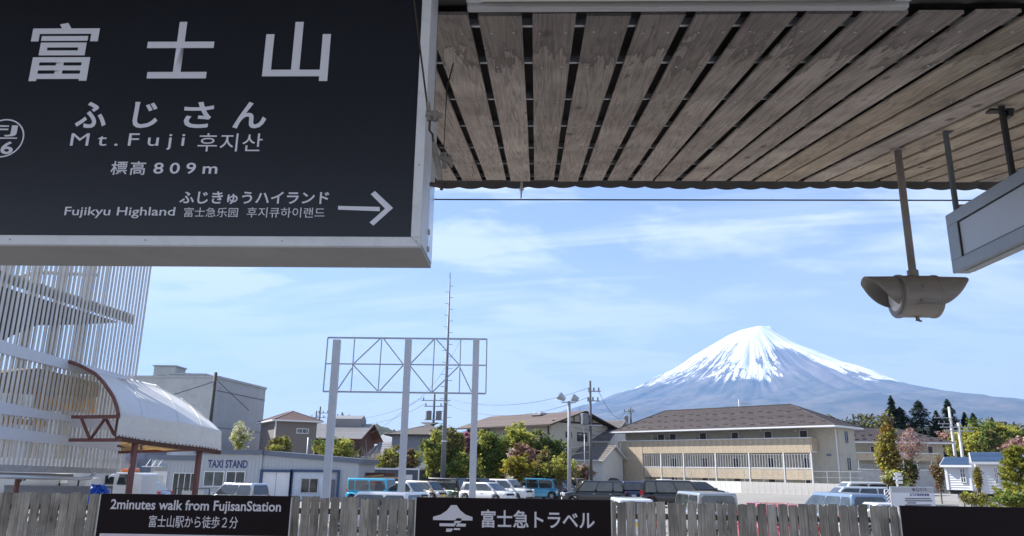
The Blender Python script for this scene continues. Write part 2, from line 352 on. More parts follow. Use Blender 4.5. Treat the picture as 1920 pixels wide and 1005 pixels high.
# ================================================================== STATION: canopy, signs, lamp, cabinet, fence
plank_m = wood('weathered_plank', (.27, .225, .195), (.47, .40, .35), stain=1.0)
plank_m2 = wood('yellowed_plank', (.29, .235, .180), (.48, .40, .31), stain=.7)
YN, ZN, SL, YF = 2.42, EYE+1.564, .2, 5.77
LEN = math.hypot(YF-YN, (YF-YN)*SL); AN = math.atan(SL)
cano = thing('platform_canopy', 'slatted timber platform canopy of weathered brown planks with dark gaps', 'canopy', (0, YN, ZN))
def sl(v, h=0): return (v*math.cos(AN)-h*math.sin(AN), v*math.sin(AN)+h*math.cos(AN))
planks = []
for k in range(3):
    m = MB(); jig = [random.uniform(-.003, .003) for _ in range(12)]
    nseg = 6; P = []
    for i in range(nseg+1):
        y = LEN*i/nseg; bow = jig[i]*.6; P += [(-.078+bow, y, .0), (.078+bow, y, .0), (.078+bow, y, .012), (-.078+bow, y, .012)]
    m.grid(P, nseg+1, 4, closed=True); m.f += [(3, 2, 1, 0), tuple(nseg*4+i for i in range(4))]
    me = m.mesh('plank'); me.materials.append(plank_m); planks.append(me)
    m2 = me.copy(); m2.materials.clear(); m2.materials.append(plank_m2); planks.append(m2)
xg = at(988.7, 30, YN)[0]; PIT = .1935
nk = 0
for k in range(-9, 27):
    x = xg+PIT*(k+.5)
    o = bpy.data.objects.new('plank', planks[(nk % 3)*2+(1 if random.random() < max(0, min(.9, (x-1.5)/1.2)) else 0)]); link(o, cano); nk += 1
    o.location = (x, random.uniform(-.012, .0), random.uniform(-.003, .003)); o.rotation_euler = (AN, random.uniform(-.006, .006), random.uniform(-.0035, .0035))
# furring strips over the gaps
for py in (49.5, 118, 186, 236, 277, 307, 331):
    P = on_plane(1000, py, ZN+.028, YN, SL); v = (P[1]-YN)/math.cos(AN)
    y0, z0 = sl(v-.015, .024); y1, z1 = sl(v+.015, .054)
    m = MB(); m.add([(-2.2, y0, z0), (5.4, y0, z0), (5.4, y1, z0+.006), (-2.2, y1, z0+.006), (-2.2, y0, z1-.006), (5.4, y0, z1-.006), (5.4, y1, z1), (-2.2, y1, z1)],
                    [(0, 1, 2, 3), (4, 5, 6, 7), (0, 1, 5, 4), (3, 2, 6, 7), (0, 3, 7, 4), (1, 2, 6, 5)])
    obj('furring_strip', m, alu, cano)
# screws: two per plank on every strip
m = MB()
for k in range(-9, 27):
    x = xg+PIT*(k+.5)
    for py in (60, 125, 190, 238, 279, 309, 331):
        P = on_plane(1000, py, ZN, YN, SL); v = (P[1]-YN)/math.cos(AN)
        for dx in (-.045, .045):
            xx = x+dx+random.uniform(-.008, .008); vv = v+random.uniform(-.008, .008); y0, z0 = sl(vv, -.0035)
            m.box(xx-.0035, y0-.0035, z0-.001, xx+.0035, y0+.0035, z0+.003)
obj('screw', m, alu, cano, kind='stuff')
# roof sheet (wavy eaves) above, dark
m = MB(); nx = 1100; P = []
for j, v in enumerate((-1.2, -.05, LEN*.5, LEN+.02, LEN+.15)):
    for i in range(nx):
        x = -13+24*i/(nx-1)
        base = (-.018 if v > LEN+.1 else .072) if v > 1 else .10
        wv = .017*abs(math.sin(math.pi*(x+.06)/.19))**.8*(-1)+.006*math.sin(x*3.1)
        yy, zz = sl(v, base+wv); P.append((x, yy, zz))
m.grid(P, 5, nx)
roofm = mat('roof_sheet_underside', (.020, .018, .020), .8, var=.3)
o = obj('roof_sheet', m, roofm, cano, smooth=True); s = o.modifiers.new('thick', 'SOLIDIFY'); s.thickness = .012; s.offset = 1
m = MB(); y0, z0 = sl(LEN-.03, .0); m.box(-13, y0, z0+.004, 11, y0+.03, z0+.06); obj('eaves_fascia', m, roofm, cano)
m = MB(); m.box(-13, -.36, .03, 11, -.02, .30); obj('canopy_beam', m, black, cano)
m = MB(); m.box(-13, -2.9, .06, 11, -.37, .22); obj('roof_soffit', m, dark, cano)
for x in (-9.5, -4.2):
    pass
# ---- fluorescent light
L0 = at(877, 24, 2.2); L1 = at(1700, 24, 2.2)
lx0, lx1, lz = L0[0], L1[0], L0[2]
ft = thing('fluorescent_light', 'long batten light with cream cover fixed under the canopy at the top', 'ceiling light', ((lx0+lx1)/2, 2.13, lz))
hl = (lx1-lx0)/2
grime = mat('light_housing_grey', (.40, .38, .38), .5, var=.06, dirt=.15)
cream = mat('light_cover_cream', (.62, .55, .40), .35, var=.04)
m = MB(); m.box(-hl+.0, .045, 0, hl-.0, .07, .11); m.box(-hl, -.16, .085, hl, .045, .11); obj('housing', m, grime, ft, bevel=.004)
m = MB(); nn = 10; P = []
for x in (-hl+.05, hl-.05):
    for i in range(nn+1):
        a = math.pi*i/nn; P.append((x, -.055+.09*math.cos(a), .083-.112*math.sin(a)))
m.grid(P, 2, nn+1); obj('cover', m, cream, ft, smooth=True)
for sx in (-1, 1):
    x = sx*(hl-.025); m = MB(); m.box(x-.028, -.15, .012, x+.028, .043, .083); obj('end_cap', m, alu, ft, bevel=.008)
# ---- station sign
sx1, sz0 = at(788, 462, 2.1)[0], at(788, 462, 2.1)[2]
sx0 = -2.35; SZT = 3.93; SD = .26
sg = thing('station_name_sign', 'large dark navy station name sign with white frame hanging at the upper left', 'sign', (0, 2.1, sz0))
fw = sx1-at(770, 443, 2.1)[0]; H = SZT-sz0
case0 = mat('sign_case_grey', (.30, .285, .27), .5, var=.08, dirt=.25)
m = MB(); m.box(sx0, 0, 0, sx1, .02, fw*1.0); m.box(sx0, 0, H-fw, sx1, .02, H); m.box(sx0, 0, fw, sx0+fw, .02, H-fw); m.box(sx1-fw, 0, fw, sx1, .02, H-fw)
obj('frame', m, sign_white, sg, bevel=.0025)
m = MB()
for qx in (sx1-.012, sx1-.4, sx1-.8, sx1-1.2): m.tube([(qx, -.002, fw*.5), (qx, .001, fw*.5)], .0028, 8)
for qz in (.25, .55): m.tube([(sx1-fw*.5, -.002, qz), (sx1-fw*.5, .001, qz)], .0028, 8)
obj('frame_screw', m, steel, sg, kind='stuff')
m = MB(); m.bar((sx1-.001, -.0006, .001), (sx1-fw, -.0006, fw), .0012, .001, (0, 1, 0)); obj('mitre_joint', m, case0, sg)
obj('face_panel', MB().box(sx0+fw, .008, fw, sx1-fw, .02, H-fw), navy, sg)
case = case0; _ = mat('sign_case_grey', (.33, .32, .31), .5, var=.08, dirt=.2)
obj('underside_panel', MB().box(sx0, .021, .004, sx1-.004, SD, .016), case, sg)
m = MB(); m.box(sx1-.012, .021, .017, sx1-.002, .16, H); obj('side_panel', m, sign_white, sg)
m = MB(); m.box(sx1-.012, .161, .017, sx1-.002, SD, H*.55)
clr = mat('clear_acrylic', (.55, .60, .68), .12, var=.05, spec=.8); obj('side_cover', m, clr, sg)
m = MB()
for z in (.03, .085, .40, .62): m.box(sx1-.004, .15, z, sx1+.003, .165, z+.014)
obj('side_clip', m, steel, sg)
obj('back_panel', MB().box(sx0, SD-.01, .017, sx1-.013, SD, H), case, sg)
# lettering on a vertical plane facing the platform
def text_mesh(s, bold=0.0, space=1.0, shear=0.0):
    c = bpy.data.curves.new('lettering', 'FONT'); c.body = s; c.size = 1; c.offset = bold; c.space_character = space; c.shear = shear; c.resolution_u = 3
    o = bpy.data.objects.new('tmp', c); col.objects.link(o); bpy.context.view_layer.update()
    dg = bpy.context.evaluated_depsgraph_get(); me = bpy.data.meshes.new_from_object(o.evaluated_get(dg)); bpy.data.objects.remove(o); bpy.data.curves.remove(c)
    return me
def lettering(s, rect, Y, parent, m, bold=0.0, name='lettering', uv=None, space=1.0, d=0.002):
    me = text_mesh(s, bold, space); n = len(me.vertices); a = np.zeros(n*3); me.vertices.foreach_get('co', a); a = a.reshape(-1, 3)
    x0, y0, x1, y1 = rect
    if uv: (X0, Z0), (X1, Z1) = uv(x0, y1), uv(x1, y0)
    else:
        yc = (y0+y1)/2; xc = (x0+x1)/2
        X0, X1 = at(x0, yc, Y)[0], at(x1, yc, Y)[0]; Z0, Z1 = at(xc, y1, Y)[2], at(xc, y0, Y)[2]
    mn = a.min(0); mx = a.max(0); ax = (a[:, 0]-mn[0])/(mx[0]-mn[0])*(X1-X0)+X0; az_ = (a[:, 1]-mn[1])/(mx[1]-mn[1])*(Z1-Z0)+Z0
    off = parent.location if not uv else Vector((0, 0, 0))
    yl = (Y-off.y) if not uv else Y
    out = np.stack([ax-off.x, np.full(n, yl), az_-off.z], -1); me.vertices.foreach_set('co', out.ravel()); me.update()
    o = obj(name, me, m, parent); return o
YS = 2.1+.006
for ch, r in (('富', (54, 43, 180, 152)), ('士', (275, 41, 400, 147)), ('山', (496, 41, 618, 152))):
    lettering(ch, r, YS, sg, print_w, .013)
for ch, r in (('ふ', (143, 191, 201, 240)), ('じ', (250, 191, 297, 240)), ('さ', (344, 191, 400, 240)), ('ん', (438, 191, 500, 241))):
    lettering(ch, r, YS, sg, print_w, .022)
lettering('Mt.Fuji', (132, 250, 346, 281), YS, sg, print_w, .0, space=1.45)
lettering('후지산', (371, 250, 492, 284), YS, sg, print_w, .0, space=1.05)
lettering('標高', (208, 302, 273, 328), YS, sg, print_w, .01, space=1.2)
lettering('809m', (288, 305, 408, 326), YS, sg, print_w, .012, space=1.5)
lettering('ふじきゅうハイランド', (337, 359, 617, 383), YS, sg, print_w, .018)
lettering('Fujikyu Highland', (121, 388, 328, 409), YS, sg, print_w, .008)
lettering('富士急乐园', (345, 389, 446, 407), YS, sg, print_w, .0)
lettering('후지큐하이랜드', (463, 389, 609, 408), YS, sg, print_w, .0)
def P2(px, py, Y, par): q = at(px, py, Y); return (q[0]-par.location.x, Y-par.location.y, q[2]-par.location.z)
m = MB(); f = [P2(x, y, YS, sg) for x, y in ((634, 386), (712, 388), (712, 396), (634, 393))]; m.add(f, [(0, 1, 2, 3)])
f = [P2(x, y, YS-.0005, sg) for x, y in ((695, 364), (703, 358), (737, 390), (700, 423), (693, 417), (722, 391))]; m.add(f, [(0, 1, 2, 5), (5, 2, 3, 4)])
obj('arrow', m, print_w, sg)
m = MB(); c = np.array(P2(6, 259, YS, sg)); r_ = (P2(45, 259, YS, sg)[0]-c[0]); P = []
for i in range(65):
    a = 2*math.pi*i/64
    for q in (r_, r_*.93): P.append((c[0]+q*math.cos(a), c[1], c[2]+q*.98*math.sin(a)))
m.grid(P, 65, 2); m.box(c[0]-r_*.66, c[1]-.0003, c[2]-.002, c[0]+r_*.66, c[1]+.0003, c[2]+.002); obj('station_number_ring', m, print_w, sg)
lettering('FJ', (-18, 235, 32, 256), YS, sg, print_w, .02); lettering('16', (-16, 265, 25, 289), YS, sg, print_w, .02)
# stay cables and turnbuckle in front of the sign edge
wr = mat('rusted_cable', (.05, .035, .03), .8, .2, var=.4, scale=20)
corr = mat('corroded_fitting', (.22, .20, .18), .75, .3, var=.4, scale=30, bump=.5)
def Pw(px, py, Y): return Vector(at(px, py, Y))
a0 = Pw(775, -10, 2.02)
ca = thing('stay_cable', 'rusty stay cable with clamp and turnbuckle along the right edge of the sign', 'cable', a0)
def loc(*ps): return [p-a0 for p in ps]
obj('cable', MB().tube(loc(a0, Pw(790, 110, 2.03), Pw(802, 205, 2.05)), .0028, 6), wr, ca)
m = MB(); m.tube(loc(Pw(799, 213, 2.05), Pw(829, 217, 2.05)), [.011, .008], 8); m.tube(loc(Pw(802, 192, 2.05), Pw(806, 226, 2.055)), [.006, .009], 7); m.tube(loc(Pw(815, 209, 2.05), Pw(817, 226, 2.05)), .010, 6); obj('clamp', m, corr, ca)
obj('hook', MB().tube(loc(Pw(806, 226, 2.055), Pw(805, 244, 2.06), Pw(811, 252, 2.06), Pw(812, 266, 2.07)), .0035, 6), wr, ca)
m = MB(); m.tube(loc(Pw(812, 262, 2.07), Pw(816, 290, 2.08), Pw(823, 318, 2.09), Pw(826, 338, 2.1)), [.004, .010, .009, .007], 7); obj('turnbuckle', m, corr, ca)
m = MB(); m.tube(loc(Pw(806, 345, 2.1), Pw(826, 348, 2.1), Pw(836, 346, 2.12)), [.006, .008, .004], 7); m.tube(loc(Pw(827, 338, 2.1), Pw(828, 356, 2.1)), .005, 6); obj('anchor_bolt', m, wr, ca)
a1 = Pw(838, 165, 2.34)
cb = thing('stay_cable', 'second stay cable with a bolted clamp behind the right edge of the big sign', 'cable', a1)
obj('cable', MB().tube([Vector((.004, .12, .16)), Vector((0, 0, 0)), Pw(831, 296, 2.3)-a1], .0026, 6), wr, cb)
m = MB(); m.tube([Pw(826, 292, 2.3)-a1, Pw(848, 305, 2.3)-a1], [.014, .009], 7); m.tube([Pw(834, 286, 2.3)-a1, Pw(833, 316, 2.3)-a1], .007, 6); m.tube([Pw(843, 292, 2.3)-a1, Pw(846, 313, 2.3)-a1], .006, 6); obj('clamp', m, corr, cb)
# ---- overhead wire under the eaves
w0 = at(-60, 371, 5.62); w1 = at(1990, 376, 5.62)
wt = thing('messenger_wire', 'thin black wire stretched level just below the canopy eaves', 'wire', (w0[0], 5.62, w0[2]))
m = MB(); m.tube([(0, 0, 0), ((w1[0]-w0[0])/2, 0, (w1[2]-w0[2])/2-.004), (w1[0]-w0[0], 0, w1[2]-w0[2])], .0055, 6); obj('wire', m, black, wt)
q0 = at(978, 352, 5.62)-np.array(wt.location); q1 = at(977, 372, 5.62)-np.array(wt.location)
m = MB(); m.tube([q0+np.array([0, 0, .06]), q0, (q0+q1)/2, q1], [.006, .012, .007, .005], 8); m.tube([q0-np.array([0, 0, .008]), q0-np.array([0, 0, .02])], [.02, .018], 8); obj('insulator', m, alu, wt)
# ---- hooded two way lamp hanging from the canopy
PT = on_plane(1683, 280, ZN, YN, SL); lampx, lampy = PT[0], PT[1]
PB = at(1700, 517, lampy); cz = at(1705, 556, lampy)[2]
taupe = mat('taupe_enamel', (.24, .215, .20), .45, var=.08, scale=6, dirt=.2)
hm = thing('hooded_signal_lamp', 'taupe two way signal lamp with long cowls hanging on a pole under the canopy', 'signal lamp', (lampx, lampy, cz))
rB = (at(1705, 517, lampy)[2]-at(1705, 594, lampy)[2])/2; lB = (at(1746, 550, lampy)[0]-at(1674, 550, lampy)[0])/2
obj('pole', MB().tube([(0, 0, rB*.9), (0, 0, PT[2]-cz)], .022, 14), taupe, hm, smooth=True)
m = MB(); m.tube([(0, 0, rB*.85), (0, 0, rB+.035)], .032, 14); obj('pole_socket', m, taupe, hm); obj('pole_flange', MB().tube([(0, 0, PT[2]-cz-.012), (0, 0, PT[2]-cz-.002)], .045, 14), taupe, hm)
m = MB(); m.tube([(-lB, 0, 0), (-lB+.02, 0, 0), (-lB+.021, 0, 0), (lB-.021, 0, 0), (lB-.02, 0, 0), (lB, 0, 0)], [rB*1.04, rB*1.04, rB, rB, rB*1.03, rB*1.03], 36, caps=True); obj('housing', m, taupe, hm, bevel=.002)
for s in (-1, 1):
    m = MB(); P = []; n = 28
    for i in range(n+1):
        ph = -2.6+5.2*i/n; Lc = .175*min(1, max(0, (2.6-abs(ph))/1.75))**.75*(1-.06*ph*ph if abs(ph) < 1 else .94)+.012
        for k in range(7):
            u = k/6; rr_ = rB*(.80-.02*u); P.append((s*(lB-.004+Lc*u), rr_*math.sin(ph), rr_*math.cos(ph)+rB*.17))
    m.grid(P, n+1, 7); o = obj('cowl', m, taupe, hm, smooth=True); sm = o.modifiers.new('t', 'SOLIDIFY'); sm.thickness = .005
    obj('lens', MB().tube([(s*(lB-.002), 0, 0), (s*(lB+.012), 0, 0), (s*(lB+.022), 0, 0)], [rB*.74, rB*.7, rB*.45], 28), lampm, hm, smooth=True)
    obj('lens_ring', MB().tube([(s*(lB-.002), 0, 0), (s*(lB+.010), 0, 0)], rB*.86, 28), taupe, hm)
fy = -rB
m = MB(); m.box(-.055, fy+.012, -.075, .085, fy+.03, -.068); m.box(-.03, fy-.003, -.060, .045, fy+.03, -.036); m.box(-.022, fy-.005, -.052, -.012, fy, -.044); m.box(.028, fy-.005, -.052, .038, fy, -.044); obj('hatch_hinge', m, taupe, hm, bevel=.0015)
obj('rating_plate', MB().box(-.012, fy-.002, .022, .028, fy+.012, .046), mat('taupe_plate', (.20, .175, .16), .4, var=.1), hm)
m = MB(); m.tube([(-.012, -.01, -rB-.001), (-.006, -.012, -rB-.022)], .011, 7); m.tube([(-.02, -.01, -rB-.018), (.012, -.012, -rB-.026)], .006, 6); obj('drain_tap', m, corr, hm)
# ---- hanging display cabinet at the right
CYF = 4.15
A = at(1772, 405, CYF); Bq = at(1786, 513, CYF); XC_ = A[0]; zt, zb = A[2], Bq[2]
cab = thing('display_cabinet', 'pale grey metal display cabinet with framed panel hanging at the right edge', 'cabinet', (XC_, CYF, zb))
Hc = zt-zb; CL = 2.9; CW = .09
cgrey = mat('cabinet_grey', (.30, .33, .36), .35, .2, var=.05, dirt=.12); inset = mat('cabinet_panel', (.46, .49, .54), .3, .1, var=.04)
fr = .105
m = MB()
m.box(0, -CL, 0, .02, 0, Hc*.2); m.box(0, -CL, Hc*.80, .02, 0, Hc); m.box(0, -fr, Hc*.2, .02, 0, Hc*.80); m.box(0, -CL, Hc*.2, .02, -CL+fr, Hc*.80)
obj('door_frame', m, cgrey, cab, bevel=.002)
obj('door_panel', MB().box(.010, -CL+fr+.006, Hc*.2+.006, .02, -fr-.006, Hc*.80-.006), inset, cab)
m = MB(); m.box(.004, -CL+fr, Hc*.2, .0205, -CL+fr+.005, Hc*.8); m.box(.004, -fr-.005, Hc*.2, .0205, -fr, Hc*.8); m.box(.004, -CL+fr+.005, Hc*.2, .0205, -fr-.005, Hc*.2+.005); m.box(.004, -CL+fr+.005, Hc*.8-.005, .0205, -fr-.005, Hc*.8)
obj('gasket', m, black, cab)
m = MB(); m.box(.021, -CL, .0, CW, 0, Hc); obj('case', m, cgrey, cab, bevel=.003)
m = MB(); m.box(.03, -CL+.1, -.006, CW-.01, -.06, -.001); obj('underside_tray', m, steel, cab)
for yy, px, py in ((None, 1771, 268), (None, 1905, 200)):
    T = on_plane(px, py, ZN, YN, SL); yl = T[1]-CYF
    cabx = at(1788, 392, T[1])[0]-XC_ if px == 1771 else .12
    m = MB(); m.bar((.05, min(yl, -.03), Hc-.002), (.05, min(yl, -.03), T[2]-zb+.01), .022, .022); obj('hanger_post', m, black if px > 1800 else mat('post_dark_grey', (.10, .11, .12), .5, .3), cab)
    m = MB(); m.box(-.02, min(yl, -.03)-.02, T[2]-zb-.03, .10, min(yl, -.03)+.02, T[2]-zb-.018); m.box(.066, min(yl, -.03)-.022, T[2]-zb-.06, .09, min(yl, -.03)+.022, T[2]-zb-.018); obj('bracket', m, black, cab)
    m = MB(); m.box(.065, min(yl, -.03)-.012, Hc+.02, .105, min(yl, -.03)+.012, Hc+.055); obj('bolt_plate', m, steel, cab)
# ---- wooden fence beyond the track, signs on it
YFE = 8.2; FT = 2.105
fm = wood('grey_fence_board', (.18, .17, .155), (.42, .40, .37), axis=2, sc_=.8)
fence = thing('wooden_fence', 'weathered grey vertical board fence with narrow gaps beyond the track', 'fence', (0, YFE, 0))
fb_ = []
for k in range(6):
    m = MB(); rs = random.Random(k); P = []; wv = .0440; top = []
    n = 5
    for i in range(n+1):
        x = -wv+2*wv*i/n; top.append((x, FT-.001-abs(rs.gauss(0, .005))-(.012 if (k == 5 and i in (2, 3)) else 0)))
    for i, (x, z) in enumerate(top): P += [(x, 0, .5), (x, 0, z), (x, .018, z-.002), (x, .018, .5)]
    m.grid(P, n+1, 4, closed=True); m.f += [(0, 1, 2, 3), tuple(n*4+i for i in (3, 2, 1, 0))]
    me = m.mesh('fence_board'); me.materials.append(fm); fb_.append(me)
signs = (( 188, 547), (780, 1146), (1686, 2100))
spans = [(at(a, 935, YFE)[0], at(b, 935, YFE)[0]) for a, b in signs]
PF = .1012; k = 0; x = -6.6
while x < 6.2:
    if not any(a+.05 < x < b_-.05 for a, b_ in spans):
        o = bpy.data.objects.new('fence_board', fb_[k*7 % 5 if random.random() > .06 else 5]); link(o, fence)
        o.location = (x, random.uniform(-.002, .004), random.uniform(-.013, .008)); o.rotation_euler = (0, random.gauss(0, .003), random.uniform(-.02, .02))
    x += PF; k += 1
m = MB(); m.box(-6.7, .02, 1.93, 6.3, .06, 1.985); m.box(-6.7, .02, 1.15, 6.3, .06, 1.22)
obj('rail', m, mat('fence_rail_dark', (.07, .062, .055), .8), fence)
for px in (183, 552, 775, 1150, 1409, 1679):
    xx = at(px, 935, YFE)[0]; obj('steel_post', MB().tube([(xx, .085, .1), (xx, .085, 2.10)], .016, 8), steel, fence)
m = MB()
for i in range(-100, 100):
    for s in (1, -1):
        x0 = i*.066; m.bar((x0, .11, .9), (x0+s*1.06, .11, 1.96), .003, .003)
for z in (.9, 1.96): m.bar((-6.6, .11, z), (6.6, .11, z), .004)
obj('chain_link_mesh', m, alu, fence, kind='stuff')
obj('kerb', MB().box(-30, 8.0, 0, 30, 8.5, .32), concrete, kind='structure')
def fsign(x0, x1, ytop, label):
    a = at(x0, ytop, YFE-.05); b_ = at(x1, ytop+(x1-x0)*.012, YFE-.05)
    s = thing('fence_sign', label, 'sign', (a[0], YFE-.05, 1.2)); W = b_[0]-a[0]; T = a[2]-1.2
    obj('board', MB().box(0, 0, 0, W, .03, T), brown_sign, s, bevel=.002); m = MB(); m.box(-.012, .002, 0, -.0005, .032, T-.01); m.box(W+.0005, .002, 0, W+.012, .032, T-.01); obj('edge_trim', m, alu, s)
    return s, W, T
s1, W1, T1 = fsign(190, 546, 925, 'near black fence sign with English and Japanese walking directions in white')
Yt = YFE-.052
lettering('2minutes walk from FujisanStation', (207, 938, 527, 963), Yt, s1, print_w, .018)
lettering('富士山駅から徒歩２分', (279, 967, 446, 990), Yt, s1, print_w, .005)
zz = at(300, 1001, YFE)[2]-1.2; obj('white_band', MB().box(.045, -.004, 0, W1-.012, -.001, zz), print_w, s1)
s2, W2, T2 = fsign(781, 1145, 932, 'dark brown fence sign with a white mountain emblem and Japanese company lettering')
lettering('富士急トラベル', (902, 957, 1115, 991), Yt, s2, print_w, .016)
m = MB()
def poly(pts, dy=0): m.add([P2(x, y, Yt-dy, s2) for x, y in pts], [tuple(range(len(pts)))])
cur = [(812, 975), (812, 969), (826, 965), (838, 957), (846, 947), (856, 947), (863, 957), (873, 965), (886, 969.5), (886, 976)]
m.add([P2(x, y, Yt, s2) for x, y in cur], [(0, 1, 2, 7, 8, 9), (2, 3, 6, 7), (3, 4, 5, 6)])
poly([(824, 981), (856, 981.5), (852, 987), (824, 986.5)]); poly([(858, 981.5), (874, 982), (873, 987.5), (855, 987)], 0)
poly([(837, 991), (850, 991), (846, 997), (836, 997)]); poly([(852, 990), (863, 990.5), (862, 994), (850, 993.5)]); poly([(853, 976.5), (866, 977), (861, 981), (849, 980.5)], .0004)
obj('emblem', m, print_w, s2)
m = MB(); m.add([P2(x, y, Yt-.0008, s2) for x, y in ((857, 971.5), (866, 972), (864, 976), (853, 975.5))], [(0, 1, 2, 3)]); m.add([P2(x, y, Yt-.0008, s2) for x, y in ((849, 976.2), (853.5, 976.2), (850, 980.8), (845, 980.6))], [(0, 1, 2, 3)]); obj('emblem_notch', m, brown_sign, s2)
s3, W3, T3 = fsign(1687, 2110, 948, 'plain dark brown fence sign at the lower right corner')
# ================================================================== BUILDINGS
def isect(px, py, O, U, Nn, off):
    """ray of the pixel with the vertical facade plane -> (distance along facade, height)"""
    d = ray(px, py); U3 = np.array([U[0], U[1], 0]); N3 = np.array([Nn[0], Nn[1], 0]); O3 = np.array([O[0], O[1], 0])+N3*off
    t = ((O3-CAM)@N3)/(d@N3); p = CAM+d*t; return float((p-O3)@U3), float(p[2])
class House:
    def __init__(s, name, label, cat, pL, pR, D, group=None):     # pL, pR: (X, Y) of the front corners on the ground
        pL = np.array(pL, float); pR = np.array(pR, float); d = pR-pL; s.L = float(np.linalg.norm(d)); s.D = D; u = d/s.L; s.u = u; s.n = np.array([u[1], -u[0]]); s.pL = pL
        s.r = thing(name, label, cat, (pL[0], pL[1], 0), math.atan2(u[1], u[0]), group)
        s.F = ((0, 0), (1, 0), (0, -1)); s.Rt = ((s.L, 0), (0, 1), (1, 0)); s.Lt = ((0, D), (0, -1), (-1, 0))
    def uv(s, off=0.0): return lambda px, py: isect(px, py, s.pL, s.u, s.n, off)
    def uvR(s, off=0.0): return lambda px, py: isect(px, py, s.pL+s.u*s.L, -s.n, s.u, off)
    def uvL(s, off=0.0):
        return lambda px, py: isect(px, py, s.pL-s.n*s.D, s.n, -s.u, off)
    def rect(s, x0, y0, x1, y1, side='F', off=0.0):
        f = {'F': s.uv, 'R': s.uvR, 'L': s.uvL}[side](off); a0, z1 = f(x0, y0); a1, z0 = f(x1, y1); return min(a0, a1), max(a0, a1), min(z0, z1), max(z0, z1)
    def face(s, side): return {'F': s.F, 'R': s.Rt, 'L': s.Lt}[side]
def window(parent, F, a0, a1, z0, z1, off=0.0, fr=.05, mull=1, trans=0, fm_=None, gm=None, name='window'):
    fm_ = fm_ or white; m = MB(); n0, n1 = off+.002, off+.05
    m.fb(F, a0, a1, z0, z0+fr, n0, n1); m.fb(F, a0, a1, z1-fr, z1, n0, n1); m.fb(F, a0, a0+fr, z0+fr, z1-fr, n0, n1); m.fb(F, a1-fr, a1, z0+fr, z1-fr, n0, n1)
    for k in range(mull): x = a0+(a1-a0)*(k+1)/(mull+1); m.fb(F, x-fr*.4, x+fr*.4, z0+fr, z1-fr, n0, n1-.006)
    for k in range(trans): z = z0+(z1-z0)*(k+1)/(trans+1); m.fb(F, a0+fr, a1-fr, z-fr*.3, z+fr*.3, n0, n1-.012)
    w_ = obj(name, m, fm_, parent); obj('pane', MB().fb(F, a0+fr*.6, a1-fr*.6, z0+fr*.6, z1-fr*.6, off+.004, off+.020), gm or glass, w_); return w_
def door(parent, F, a0, a1, z0, z1, off, c, frm=None):
    m = MB(); f = .06; n0, n1 = off+.002, off+.045; m.fb(F, a0-f, a0, z0, z1+f, n0, n1); m.fb(F, a1, a1+f, z0, z1+f, n0, n1); m.fb(F, a0, a1, z1, z1+f, n0, n1)
    d = obj('door', MB().fb(F, a0, a1, z0, z1, off+.003, off+.02), c, parent); obj('door_frame', m, frm or white, d)
    obj('handle', MB().fb(F, a1-.12, a1-.08, (z0+z1)/2-.1, (z0+z1)/2+.1, off+.021, off+.06), alu, d); return d
def quad_courses(m, A0, A1, B0, B1, n, th=.03):
    """stepped roof courses between eave line A0-A1 and ridge line B0-B1"""
    A0, A1, B0, B1 = map(Vector, (A0, A1, B0, B1)); nn = (A1-A0).cross(B0-A0)
    if nn.length < 1e-6: nn = (A1-A0).cross(B1-A0)
    nn.normalize(); nn = nn if nn.z > 0 else -nn
    for k in range(n):
        t0, t1 = k/n, (k+1)/n; p, q = A0.lerp(B0, t0), A1.lerp(B1, t0); r, s_ = A0.lerp(B0, t1), A1.lerp(B1, t1)
        m.add([p+nn*th, q+nn*th, s_+nn*.004, r+nn*.004, p, q, s_, r], [(0, 1, 2, 3), (0, 1, 5, 4), (4, 5, 6, 7), (0, 3, 7, 4), (1, 2, 6, 5)])
    return nn
